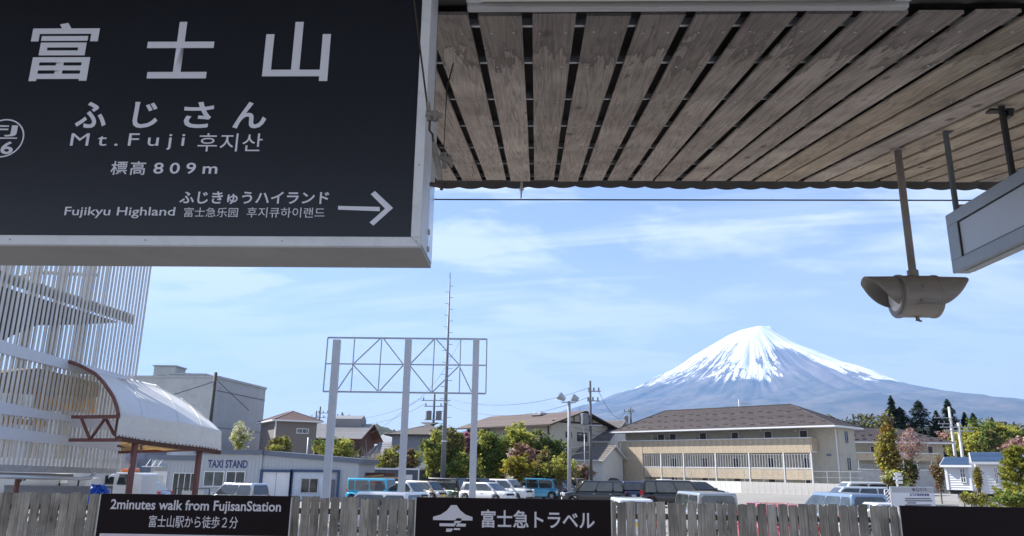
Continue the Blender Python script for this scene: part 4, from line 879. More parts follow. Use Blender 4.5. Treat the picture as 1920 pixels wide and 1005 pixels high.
a0, a1, z0, z1 = h.rect(277, 873, 314, 876); m = MB(); m.fb(h.F, a0, a1, z0, z0+.06, .03, .9); m.bar((a0+.3, -.9, z0+.05), (a0+.3, -.03, z0+.75), .03); m.bar((a1-.3, -.9, z0+.05), (a1-.3, -.03, z0+.75), .03); m.bar(((a0+a1)/2, -.9, z0+.05), ((a0+a1)/2, -.03, z0+.75), .03); obj('awning', m, white, h.r)
# annexe blue frames
z1 = A_(560, 881)[1]
def bframe(x0, x1, yt):
    a0, a1, z0, z1 = h.rect(x0, yt, x1, 930); t = .16; m = MB(); m.fb(h.F, a0, a0+t, 0, z1, .03, .22); m.fb(h.F, a1-t, a1, 0, z1, .03, .22); m.fb(h.F, a0+t, a1-t, z1-t, z1, .03, .22); obj('blue_frame', m, blu, h.r); return a0+t, a1-t, z1-t
a0, a1, z1 = bframe(490, 546, 880); 
for k in range(2): obj('sliding_door', MB().fb(h.F, a0+(a1-a0)*k/2+.02, a0+(a1-a0)*(k+1)/2-.02, .05, z1-.03, .03+.02*k, .09+.02*k), white, h.r)
a0, a1, z1 = bframe(547, 635, 880); obj('partition_panel', MB().fb(h.F, a0+.01, A_(612)[0], .05, z1-.03, .03, .08), mat('partition_pale', (.55, .6, .68), .5), h.r)
a2, a3, z2, z3 = h.rect(565.5, 896, 596.5, 925); window(h.r, h.F, a2, a3, z2, z3, .085, .06, 1, fm_=alu)
obj('service_door', MB().fb(h.F, A_(617)[0], A_(630)[0], .1, A_(617, 899)[1], .03, .1), mat('violet_grey_door', (.13, .12, .17), .5), h.r)
ab = thing('bicycle_rack', 'low metal barrier and white board by the taxi office glass doors', 'barrier', (*gp(357, 46), 0)); m = MB()
for x in (-1.0, 1.0): m.tube([(x, 0, 0), (x, 0, 1.1)], .03, 6)
m.tube([(-1, 0, 1.08), (1, 0, 1.08)], .025, 6); m.tube([(-1, 0, .5), (1, 0, .5)], .02, 6); obj('frame', m, black, ab); obj('board', MB().box(-.6, -.03, .35, .7, 0, .95), ww, ab); ab.name = 'barrier'
# ------------------------------------------------------------ container
h = House('storage_container', 'dark grey storage container with white edges behind the turquoise van', 'container', gp(672, 68), gp(784, 66), 5.2)
zt = h.rect(700, 877, 701, 877)[3]; dk = mat('container_dark', (.085, .095, .11), .6, var=.1)
obj('body', MB().box(.03, .03, .1, h.L-.03, h.D, zt-.05), dk, h.r); panels(h.r, h.F, .12, h.L-.12, .2, zt-.16, .62, dk, -.03, 'wall_panel', gap=.03, th=.03); panels(h.r, h.Rt, .12, h.D-.1, .2, zt-.16, .8, dk, -.03, 'wall_panel', gap=.03, th=.03)
m = MB(); e = .12; m.box(0, 0, zt-.14, h.L, .02, zt); m.box(0, 0, 0, e, .022, zt-.14); m.box(h.L-e, 0, 0, h.L+.01, .022, zt-.14); m.box(h.L-.01, .023, zt-.14, h.L+.012, h.D, zt); m.box(h.L-.01, h.D-e, 0, h.L+.012, h.D, zt-.14); m.box(0, .03, zt-.04, h.L-.011, h.D, zt); obj('edge_frame', m, white, h.r)
obj('hatch', MB().fb(h.F, *h.rect(757, 890, 773, 903), .002, .03), white, h.r)
lb_ = thing('timber_stack', 'rusty beams and yellow timber lying on a rack in front of the storage container', 'timber stack', (*gp(705, 60), 0)); zt = at(700, 897, 60)[2]
m = MB()
for x in (-1.4, 1.4): m.box(x, 0, 0, x+.1, .8, zt)
obj('rack', m, rust, lb_); m = MB(); m.bar((-1.5, .1, zt), (1.9, .3, zt+.05), .15); m.bar((-1.3, .4, zt+.12), (2.2, .6, zt-.1), .12); m.bar((-1.6, .4, zt+.05), (0.4, .2, zt+.25), .1); obj('timber', m, mat('yellow_timber', (.45, .30, .15), .8), lb_); obj('steel_beam', MB().box(-1.5, .45, zt+.18, 1.2, .7, zt+.42), rust, lb_)
# ------------------------------------------------------------ trailer cabins at the right
wclap = mat('white_clapboard', (.62, .64, .68), .6, var=.04, dirt=.08); broof = mat('blue_shingle_roof', (.035, .075, .15), .75, var=.15, scale=4, isl=.1, bump=.5)
def cabin(label, pxc, pxr, Y0, Y1, ytop, yev, ybot, wpx):
    h = House('trailer_cabin', label, 'cabin', gp(pxc, Y0), gp(pxr, Y1), 6.5, None)
    _, z1 = h.uv()(pxc+5, yev); _, z0 = h.uv()(pxc+5, ybot); 
    D = 2.1; h.D = D; h.Rt = ((h.L, 0), (0, 1), (1, 0)); h.Lt = ((0, D), (0, -1), (-1, 0))
    rise = h.uv(-D/2)(pxc, ytop)[1]-z1
    rf, z2 = gable_roof(h, z1, rise, .3, broof, 8, True, .2, soff=white); gable_walls(h, z0, z2-.05, rise*.8, wclap)
    m = MB(); z = z0+.03
    while z < z1-.15: m.add([(.16, -.035, z), (h.L-.1, -.035, z), (h.L-.1, -.004, z+.15), (.16, -.004, z+.15), (.16, -.004, z), (h.L-.1, -.004, z)], [(0, 1, 2, 3), (0, 1, 5, 4)]); z += .155
    obj('clapboard', m, wclap, h.r, kind='stuff'); m = MB(); m.box(-.02, -.06, z0, .14, -.003, z1-.03); m.box(h.L-.09, -.06, z0, h.L+.02, -.003, z1-.03); obj('corner_trim', m, white, h.r)
    for (x0, y0, x1, y1) in wpx: a0, a1, c0, c1 = h.rect(x0, y0, x1, y1); window(h.r, h.F, a0, a1, c0, c1, .04, .045, 1, 2)
    window(h.r, h.Lt, D/2-.55, D/2+.55, z0+.6, z1-.5, .03, .08, 0, 1); obj('bay_trim', MB().fb(h.Lt, D/2-.75, D/2+.75, z0+.4, z0+.55, .002, .12), white, h.r)
    m = MB()
    for x in (.5, h.L-.6): m.box(x, .3, 0, x+.3, .6, z0-.02); m.box(x, D-.6, 0, x+.3, D-.3, z0-.02)
    obj('support_block', m, concrete, h.r); obj('chassis', MB().box(.1, .2, z0-.25, h.L-.1, D-.2, z0-.01), black, h.r)
    return h
cabin('smaller white clapboard cabin with blue roof, left of the pair near the notice board', 1782, 1830, 54, 53, 857, 872, 919, [(1830-0, 0, 0, 0)] if 0 else [(1799, 878, 1813, 905)])
cabin('larger white clapboard cabin with blue roof, right of the pair and partly behind the spruce', 1843, 1930, 47, 46, 848, 866, 926, [(1862, 876, 1874, 908)])
# ------------------------------------------------------------ slatted stair tower of the station (left)
TU = np.array([.148, .989]); TU /= np.linalg.norm(TU); YR_ = 38.0
TR = np.array(gp(222, YR_)); TLn = 13.0; TL = TR-TU*TLn
tw = House('slatted_stair_tower', 'white slatted stair tower of the station with wide white bands at the far left', 'tower', TL, TR, 5.0)
slat_m = mat('slat_pale_grey', (.56, .55, .53), .55, .1, var=.08, rnd=.15, dirt=.25); slat_t = mat('slat_rear', (.36, .33, .28), .7, var=.15, dirt=.3)
def tuv(px, py): return isect(px, py, TL, tw.u, tw.n, 0)   # tw.n faces right (towards +x)
zt_ = 16.5
def zbot(a): a2, z2 = tuv(214, 879); a1, z1 = tuv(0, 871); return z1+(z2-z1)*(a-a1)/(a2-a1)
n_sl = 54
for k in range(n_sl):
    a = TLn*(k+.5)/n_sl; zb_ = zbot(a); zt2 = zt_ 
    me = MB().box(a-.060, -.0, zb_, a+.058, .035, zt2)
    obj('slat', me, slat_m, tw.r)
m = MB()
for k in range(46): a = -1.5+(TLn+1.3)*k/46; m.box(a, 2.2, 2.6, a+.12, 2.24, zt_)
obj('rear_slat', m, slat_t, tw.r, kind='stuff')
def band(p, nm, n0, n1, mt):   # band polygon in pixels -> slab on the tower face, n: depth range (local y negative = towards the car park side)
    q = [tuv(*c) for c in p]; m = MB(); m.prism([(a, n0, z) for a, z in q], (0, n1-n0, 0)); return obj(nm, m, mt, tw.r)
bandm = mat('band_white', (.56, .58, .63), .4, var=.04, dirt=.1)
band([(-20, 633), (108, 671), (241, 707), (236, 712), (150, 701), (108, 690), (-20, 658)], 'fascia_band', -.14, -.01, bandm)
band([(-20, 749), (131, 781), (131, 791), (-20, 774)], 'fascia_band', -.12, -.01, bandm); band([(-20, 796), (131, 819), (222, 830), (218, 846), (131, 836), (-20, 821)], 'fascia_band', -.12, -.01, bandm)
band([(131, 782), (225, 790), (223, 808), (131, 800)], 'fascia_band', -.03, -.01, bandm)
band([(-20, 498), (255, 590), (255, 608), (-20, 517)], 'stair_stringer', .10, .30, slat_t)
darks = mat('stair_soffit_grey', (.07, .065, .065), .8, var=.15, dirt=.3)
q = [(-20, 517), (255, 604), (180, 608), (105, 608), (30, 642), (-20, 648)]; band(q, 'stair_flight', .9, 2.4, darks)
band([(100, 520), (150, 504), (260, 510), (260, 516), (150, 511), (108, 528)], 'handrail', 2.3, 2.36, slat_m)
band([(-20, 706), (110, 690), (220, 718), (222, 745), (-20, 730)], 'landing', 1.0, 2.1, mat('landing_brown', (.20, .15, .09), .8, var=.3, scale=2, dirt=.4))
orange = mat('amber_translucent', (.55, .34, .12), .5, var=.3, scale=2, trans=.4)
band([(112, 722), (222, 730), (222, 775), (112, 768)], 'amber_light_sheet', 1.2, 1.24, orange); band([(-20, 778), (110, 790), (110, 800), (-20, 790)], 'amber_light_sheet', .6, .64, orange)  # added orange sheets standing in for light tinted by the yellow canopy
band([(-20, 870), (217, 879), (217, 888), (-20, 884)], 'base_beam', -.05, .35, mat('base_beam_grey', (.38, .38, .38), .7, var=.15, dirt=.6))
band([(-20, 885), (138, 889), (138, 899), (-20, 897)], 'soffit_box', -.0, 2.6, mat('soffit_taupe', (.25, .22, .2), .8))
m = MB(); q = [tuv(*c) for c in ((-20, 893), (140, 897.5), (160, 896), (168, 888))]; m.tube([(a, -.25, z) for a, z in q], .085, 10); obj('drain_pipe', m, alu, tw.r, smooth=True)
for px in (55,):
    a, z = tuv(px, 890); m = MB(); m.tube([(a, -.3 if px < 50 else .5, 0), (a, -.3 if px < 50 else .5, tuv(px, 686 if px < 50 else 897)[1])], .10 if px > 50 else .07, 8); obj('column', m, redbrown if px > 50 else white, tw.r)
# ------------------------------------------------------------ dome canopy
dm = thing('dome_canopy', 'white vinyl barrel canopy on rusty red brown posts reaching out from the slatted tower', 'canopy', (*gp(300, 33), 0))
D0 = np.array(dm.location)
def W(px, py, Y): return at(px, py, Y)-D0
arcs = [([(108, 677), (134, 679), (156, 688), (181, 702), (195, 716), (214, 743), (222, 765), (224, 778)], 33.2, 32.0),
        ([(226, 706), (238, 717), (253, 735), (261, 750), (265, 768), (267, 783)], 37.2, 33.0),
        ([(291, 721), (303, 732), (317, 745), (327, 761), (333, 777), (336, 793)], 38.2, 34.0),
        ([(340, 747), (352, 757), (363, 768), (371, 780), (376, 790), (379, 801)], 38.0, 35.2),
        ([(384, 781), (391, 787), (398, 793), (405, 799), (410, 804), (415, 809)], 37.0, 36.0)]
def resamp(pts, n):
    pts = np.array(pts, float); d = np.r_[0, np.cumsum(np.linalg.norm(np.diff(pts, axis=0), axis=1))]; u = np.linspace(0, d[-1], n); return np.stack([np.interp(u, d, pts[:, i]) for i in (0, 1)], 1)
vin = mat('white_vinyl', (.76, .75, .73), .45, var=.04, scale=2, trans=.25, dirt=.1); NS = 16; rows = []
for pts, Ya, Yb in arcs:
    rp = resamp(pts, NS); rows.append([W(x, y, Ya+(Yb-Ya)*(1-math.cos(math.pi/2*i/(NS-1)))) for i, (x, y) in enumerate(rp)])
fine_rows = []
rows = np.array(rows)
for i in range(len(rows)-1):
    for k in range(6):
        s = k/6; q = rows[i]*(1-s)+rows[i+1]*s; fine_rows.append(q)       # taut between arches
fine_rows.append(rows[-1]); P = [tuple(p) for r_ in fine_rows for p in r_]
o = obj('roof_membrane', MB().grid(P, len(fine_rows), NS), vin, dm, smooth=True); sm = o.modifiers.new('t', 'SOLIDIFY'); sm.thickness = .02
for i in (1, 2, 3): obj('seam_rib', MB().tube([p+np.array([0, -.005, .002]) for p in rows[i]], .022, 6), vin, dm, smooth=True)
sk_b = [W(x, y, Y) for x, y, Y in ((219, 819, 32), (262, 826, 33), (330, 835, 34), (376, 840, 35.2), (413, 846, 36))]
P = []
for i in range(5):
    e = rows[i][-1]; P += [tuple(e), tuple(np.array(e)*.5+np.array(sk_b[i])*.5+np.array([0, -.02, 0])), tuple(sk_b[i])]
sk_o = obj('side_skirt', MB().grid(P, 5, 3), mat('cream_vinyl', (.74, .72, .67), .5, var=.05, dirt=.15, trans=.2), dm); sm = sk_o.modifiers.new('t', 'SOLIDIFY'); sm.thickness = .02
fb2 = [W(415, 810, 36), W(415, 846, 36), W(384, 840, 40), W(384, 790, 40)]; obj('end_skirt', MB().add(fb2, [(0, 1, 2, 3)]), vin, dm)
ar0 = [np.array(p)+np.array([-.03, -.05, .02]) for p in rows[0]]; obj('front_arch', MB().tube(ar0, .075, 8), redbrown, dm, smooth=True)
m = MB(); m.bar(W(136, 782, 33), W(223, 781, 31.9), .14); m.bar(W(131, 825, 33), W(226, 825, 31.9), .14)
for a, b_ in (((153, 785), (168, 823)), ((170, 823), (196, 786)), ((199, 786), (214, 815)), ((221, 783), (215, 818))): m.bar(W(*a, 32.6), W(*b_, 32.4), .09)
obj('end_truss', m, redbrown, dm)
m = MB(); 
for i in range(4): m.bar(np.array(sk_b[i])+np.array([0, 0, -.06]), np.array(sk_b[i+1])+np.array([0, 0, -.06]), .16, .18)
obj('edge_beam', m, rust, dm); m = MB()
for i in range(4):
    for k in range(7): p = np.array(sk_b[i])*(1-k/7)+np.array(sk_b[i+1])*(k/7); m.tube([p+np.array([0, -.09, -.16]), p+np.array([0, -.09, .1])], .018, 5)
obj('lacing_bolt', m, rust, dm, kind='stuff')
m = MB(); m.bar(W(222, 848, 36), W(372, 843, 39), .13); m.bar(W(222, 836, 34), W(265, 842, 38), .10); m.bar(W(265, 828, 34), W(265, 846, 36), .10); obj('inner_beam', m, redbrown, dm)
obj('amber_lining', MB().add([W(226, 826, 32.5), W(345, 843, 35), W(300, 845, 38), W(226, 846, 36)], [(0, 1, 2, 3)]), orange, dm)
for x0, y0, Y in ((252, 826, 32.8), (373, 841, 35.2)):
    p = W(x0, y0, Y); obj('post', MB().tube([(p[0], p[1]+.1, -.0), (p[0], p[1]+.1, p[2]-.1)], .13, 12), redbrown, dm, smooth=True)
# ------------------------------------------------------------ lattice billboard frame
bb_t = thing('billboard_frame', 'empty lattice billboard frame on three tall white steel posts', 'billboard frame', (at(750, 900, 36)[0], 36, 0)); B0 = np.array(bb_t.location)
pw = mat('post_weathered_white', (.42, .44, .48), .5, .1, var=.05, dirt=.1); bst = mat('frame_grey', (.30, .32, .35), .5, .2, var=.08)
def Wb(px, py, Y=36.2): return at(px, py, Y)-B0
for px, r_ in ((632, .17), (766, .15), (893, .145)):
    X = at(px, 640, 36)[0]-B0[0]; zt = at(px, 637, 36)[2]; obj('post', MB().box(X-r_, -.13, 0, X+r_, .13, zt), pw, bb_t, bevel=.015)
seg = [((615, 633), (913, 636), .12), ((606, 734), (911, 738), .12), ((612, 682), (911, 685), .09), ((615, 633), (606, 734), .08), ((913, 636), (911, 737), .08),
       ((665, 636), (658, 733), .07), ((716, 636), (709, 733), .07), ((815, 637), (810, 735), .07), ((864, 637), (861, 736), .07),
       ((664, 681), (713, 635), .08), ((720, 636), (756, 683), .08), ((662, 684), (708, 733), .08), ((712, 733), (756, 685), .08), ((632, 732), (660, 690), .08),
       ((770, 682), (813, 637), .08), ((819, 637), (861, 684), .08), ((769, 686), (808, 735), .08), ((811, 735), (860, 687), .08), ((863, 690), (884, 735), .08)]
m1 = MB()
for a, b_, wd in seg[:5]: m1.bar(Wb(*a), Wb(*b_), wd*.62)
obj('outer_frame', m1, bst, bb_t)
for a, b_, wd in seg[5:]: obj('lattice_bar', MB().bar(Wb(*a, 36.24), Wb(*b_, 36.24), wd*.62), bst, bb_t)
# ------------------------------------------------------------ poles, masts and wires
def pole(name, label, cat, px, Y, ytop, r0, r1, mt, zb=0):
    X = gx(px, Y); t_ = thing(name, label, cat, (X, Y, 0)); x_ = px
    z = at(px, ytop, Y)[2]; obj('pole', MB().tube([(0, 0, 0), (0, 0, z*.5), (0, 0, z)], [r0, (r0+r1)/2, r1], 12), mt, t_, smooth=True); return t_, z
am, z = pole('antenna_mast', 'very tall tapering grey antenna mast behind the billboard frame', 'mast', 829, 62, 522, .22, .05, mat('mast_grey', (.17, .18, .20), .6, .2))
obj('tip', MB().tube([(0, 0, z), (0, 0, z+.5)], .03, 6), black, am); m = MB()
for k in range(28): zz_ = z*.22+k*(z*.77/28); s = 1 if k % 2 else -1; m.bar((s*.02, 0, zz_), (s*(.33*(1-zz_/z)+.30), 0, zz_), .03)
obj('climbing_step', m, black, am)
for zq in (z*.25, z*.42): obj('collar', MB().tube([(0, 0, zq), (0, 0, zq+.12)], .24-.1*zq/z, 12), alu, am)
ins = mat('insulator_dark', (.10, .10, .11), .4)
def util(label, px, Y, ytop, arms, trafo=None, r=.17, mt=None):
    t_, z = pole('utility_pole', label, 'utility pole', px, Y, ytop, r, r*.7, mt or mat('pole_dark_grey', (.11, .11, .115), .8))
    for dz, w0, w1 in arms:
        obj('crossarm', MB().bar((w0, 0, z-dz), (w1, 0, z-dz), .11), steel, t_); m = MB()
        for k in range(3): x = w0+(w1-w0)*(k+.2)/2.6; m.tube([(x, 0, z-dz), (x, 0, z-dz+.35)], .07, 6)
        obj('insulator', m, ins, t_)
    if trafo:
        for dx, zq in trafo: obj('transformer', MB().tube([(dx, -.1, zq), (dx, -.1, zq+1.0)], .36, 12), mat('transformer_grey', (.17, .18, .2), .5, .2), t_, bevel=.04)
        obj('bracket', MB().box(-1.1, -.2, trafo[0][1]-.12, 1.1, .2, trafo[0][1]-.02), steel, t_)
    return t_, z
zq = at(808, 786, 95)[2]
u1, uz1 = util('utility pole with two transformers rising behind the blue grey house roof', 808, 95, 737, [(.9, -1.6, 2.0), (1.6, -1.2, 1.2)], [(-.62, zq), (.62, zq)])
zq = at(1106, 796, 74)[2]
u2, uz2 = util('tall dark utility pole beside the white house, with one box transformer', 1109, 74, 714, [(1.0, -.2, 1.0), (1.9, -.3, .9)], [(-.55, zq)], .16)
u3, uz3 = util('small utility pole at the left end of the apartment roof', 1186, 110, 764, [(.6, -1, .6)], [(-.7, at(1184, 794, 110)[2])])
u4, uz4 = util('distant pole with crossed arms left of the brown gabled house', 590, 120, 762, [(1.0, -.3, 1.4), (1.7, -1.4, 1.0)])
u4b, _ = util('short leaning pole just left of the crossed arm pole', 583, 121, 770, [])
u5, uz5 = util('short utility pole behind the brown gabled house ridge', 632, 100, 773, [(.6, -.7, 1.2)])
pwh = mat('pale_concrete_pole', (.50, .50, .49), .8, var=.06)
u6, uz6 = util('tall pale concrete pole beyond the blue roofed cabins', 1801, 95, 763, [(1.3, -1.9, .3), (2.0, -1.5, .1)], None, .2, pwh)
u7, uz7 = util('shorter pale concrete pole right of the tall pale one', 1815, 90, 793, [(.5, -2.0, 1.6), (.9, -1.6, 1.6)], None, .2, pwh)
fl, z = pole('floodlight_pole', 'pale pole with two floodlight heads in front of the white house', 'floodlight', 1068, 64, 752, .17, .12, mat('pole_mid_grey', (.30, .30, .31), .7))
obj('crossarm', MB().bar((-.65, 0, z-.1), (.55, 0, z-.1), .09), steel, fl)
for s, tl in ((-1, .45), (1, .0)):
    m = MB(); m.tube([(s*.55-.28, -.1, z+.30+tl*.3), (s*.55+.22, -.1, z+.10)], [.34, .16], 12); hd = obj('lamp_head', m, steel, fl); obj('lens', MB().tube([(s*.55-.30, -.1, z+.305+tl*.3), (s*.55-.33, -.1, z+.32+tl*.3)], .30, 12), lampm, hd)
tp_, z = pole('thin_post', 'thin curved wire post between the floodlight and utility pole', 'post', 1097, 78, 815, .05, .04, steel); m = MB(); m.tube([(0, 0, z), (-.25, 0, z+1.5), (-.5, 0, z+2.6), (-.2, 0, z+2.7)], .035, 6); obj('bent_rod', m, steel, tp_)
sp_, z = pole('thin_pole', 'thin pole standing before the brown gabled house above the taxi office roof', 'post', 570, 70, 820, .09, .07, steel)
def wire(label, pts, r=.022, sag=.6):
    p = np.array(pts[0]); t_ = thing('overhead_wire', label, 'wire', tuple(p), 0, 'overhead wires between utility poles'); m = MB()
    for a, b_ in zip(pts[:-1], pts[1:]):
        a = np.array(a)-p; b_ = np.array(b_)-p; q = [a*(1-s)+b_*s-np.array([0, 0, sag*4*s*(1-s)]) for s in np.linspace(0, 1, 14)]; m.tube(q, r, 4, False)
    obj('wire', m, black, t_)
WL = ['from the transformer pole top arm to the dark pole', 'from the transformer pole second arm to the dark pole', 'running right just above the transformers', 'running right from beside the transformers, lowest', 'from the top arm of the transformer pole leftwards', 'from the second arm of the transformer pole leftwards', 'from above the transformers to the short ridge pole', 'from beside the transformers to the short ridge pole', 'leaving the crossed arm pole to the left, upper', 'leaving the crossed arm pole to the left, lower', 'from the tall dark pole to the apartment pole, upper', 'from the tall dark pole to the apartment pole, middle', 'from the tall dark pole to the apartment pole, lower', 'from the arm of the tall dark pole to the apartment pole', 'dropping from the tall dark pole to the white house', 'dropping from the tall dark pole towards the floodlight', 'linking the two pale concrete poles', 'running left from the tall pale concrete pole', 'slanting down from the antenna mast through the billboard frame', 'continuing from the billboard post down to the far roof']
top = lambda u, z, dx, dz: (u.location.x+dx, u.location.y, z-dz)
for k, (a, b_, sg_) in enumerate((
        (top(u1, uz1, 1.6, .6), top(u2, uz2, -.2, .7), 1.2), (top(u1, uz1, 1.2, 1.2), top(u2, uz2, -.3, 1.6), 1.6), (top(u1, uz1, 0, 4.4), top(u2, uz2, 0, 6.0), 1.3), (top(u1, uz1, 0, 5.0), top(u2, uz2, 0, 6.6), 1.2),
        (top(u1, uz1, -1.5, .6), top(u4, uz4, .8, .8), 1.6), (top(u1, uz1, -1.1, 1.3), top(u4, uz4, .8, 1.5), 1.8), (top(u1, uz1, 0, 4.3), top(u5, uz5, .6, .5), 1.0), (top(u1, uz1, 0, 4.9), top(u5, uz5, 0, 1.1), 1.0),
        (top(u4, uz4, -.3, .8), tuple(at(485, 782, 125)), 1.0), (top(u4, uz4, -.3, 1.6), tuple(at(485, 790, 125)), 1.2),
        (top(u2, uz2, .1, 4.2), top(u3, uz3, -.6, .5), .9), (top(u2, uz2, .1, 4.6), top(u3, uz3, .2, .9), 1.0), (top(u2, uz2, .1, 5.0), top(u3, uz3, .2, 1.8), 1.1), (top(u2, uz2, .8, 1.0), top(u3, uz3, 0, .4), 1.8),
        (top(u2, uz2, 0, 5.2), tuple(at(1152, 806, 82)), .1), (top(u2, uz2, 0, 4.6), tuple(at(1075, 800, 70)), .1), (top(u6, uz6, 0, 1.3), top(u7, uz7, 0, .5), .1), (top(u6, uz6, -1.5, 1.4), tuple(at(1700, 800, 130)), .8),
        (tuple(at(862, 640, 62)), tuple(at(760, 766, 50)), .8), (tuple(at(760, 766, 50)), tuple(at(694, 812, 70)), .2))):
    wire('thin black overhead wire '+WL[k], [a, b_], .021 if k < 18 else .012, sg_)
# notice board
nb = thing('notice_board', 'white parking notice board with grey heading band above the brown fence sign', 'notice board', (gx(1685, 24), 24, 0)); O_ = np.array(nb.location)
X1 = at(1752, 930, 24)[0]-O_[0]; zt = at(1700, 912.5, 24)[2]; zbn = at(1700, 952, 24)[2]-.1
obj('panel', MB().box(0, 0, zbn, X1, .03, zt), mat('notice_white', (.60, .62, .67), .5, var=.03), nb); obj('heading_band', MB().box(.02, -.004, zt-.17, X1-.0, -.001, zt-.02), mat('notice_grey', (.36, .37, .40), .5), nb)
m = MB(); m.tube([(.15, .05, 0), (.15, .05, zt-.05)], .03, 6); m.tube([(X1-.15, .05, 0), (X1-.15, .05, zt-.05)], .03, 6); m.box(-.03, -.01, zbn, -.001, .04, zt); obj('post', m, alu, nb)
def nl(s, r, b=.02, c=None): 
    me_o = lettering(s, r, 23.993, nb, c or txt, b); return me_o
ntx = mat('notice_text_grey', (.10, .10, .13), .6)
nl('Q-STA', (1717, 914.5, 1738, 922), .01, ntx); nl('お客様専用駐車場', (1706, 925, 1742, 930.5), .02)
m = MB(); rs = random.Random(3)
for y, x1 in ((934, 1744), (938, 1748), (942, 1716), (946, 1746)):
    x = 1697 if y < 940 or y > 944 else 1701
    while x < x1:
        wd = rs.uniform(1.1, 2.2); a, b_ = P2(x, y+2, 23.994, nb), P2(x+wd, y, 23.994, nb); m.box(a[0], a[1]-.001, a[2], b_[0], a[1], b_[2]); x += wd+.45
obj('small_print', m, ntx, nb, kind='stuff')
m = MB(); c = P2(1713, 918, 23.993, nb); rr_ = .055; m.add([(c[0]-rr_, c[1], c[2]), (c[0], c[1], c[2]-rr_), (c[0]+rr_, c[1], c[2]), (c[0], c[1], c[2]+rr_)], [(0, 1, 2, 3)]); obj('emblem', m, ntx, nb)
gsn = thing('direction_post', 'thin white post with small white arrow plates before the autumn trees', 'sign post', (gx(1690, 46), 46, 0)); z = at(1687, 886, 46)[2]
obj('post', MB().tube([(0, 0, 0), (0, 0, z)], .05, 8), white, gsn); 
for k, (w0, w1) in enumerate(((-.15, .25), (-.22, .3), (-.1, .28))): obj('plate', MB().box(w0, -.06, z-.18-.22*k, w1, -.03, z-.02-.22*k), white, gsn)
lt = thing('lattice_screen', 'white diamond lattice screen left of the parking notice board', 'lattice screen', (gx(1665, 44), 44, 0)); m = MB(); w_ = 1.0; hh = 1.6
for k in range(-8, 9):
    for s in (1, -1):
        x0 = k*.17
        a = (x0, 0, 0); b_ = (x0+s*hh, .01*s, hh)
        t0 = 0; t1 = 1
        if s > 0: t0 = max(0, -x0/hh); t1 = min(1, (w_-x0)/hh)
        else: t0 = max(0, (x0-w_)/hh); t1 = min(1, x0/hh)
        if t1 > t0+.03: m.bar((x0+s*hh*t0, .012*s, hh*t0), (x0+s*hh*t1, .012*s, hh*t1), .035, .02)
obj('lattice', m, white, lt); m = MB(); m.box(-.04, -.03, 0, 0, .03, hh); m.box(w_, -.03, 0, w_+.04, .03, hh); m.box(0, -.03, hh, w_, .03, hh+.04); obj('frame', m, white, lt)
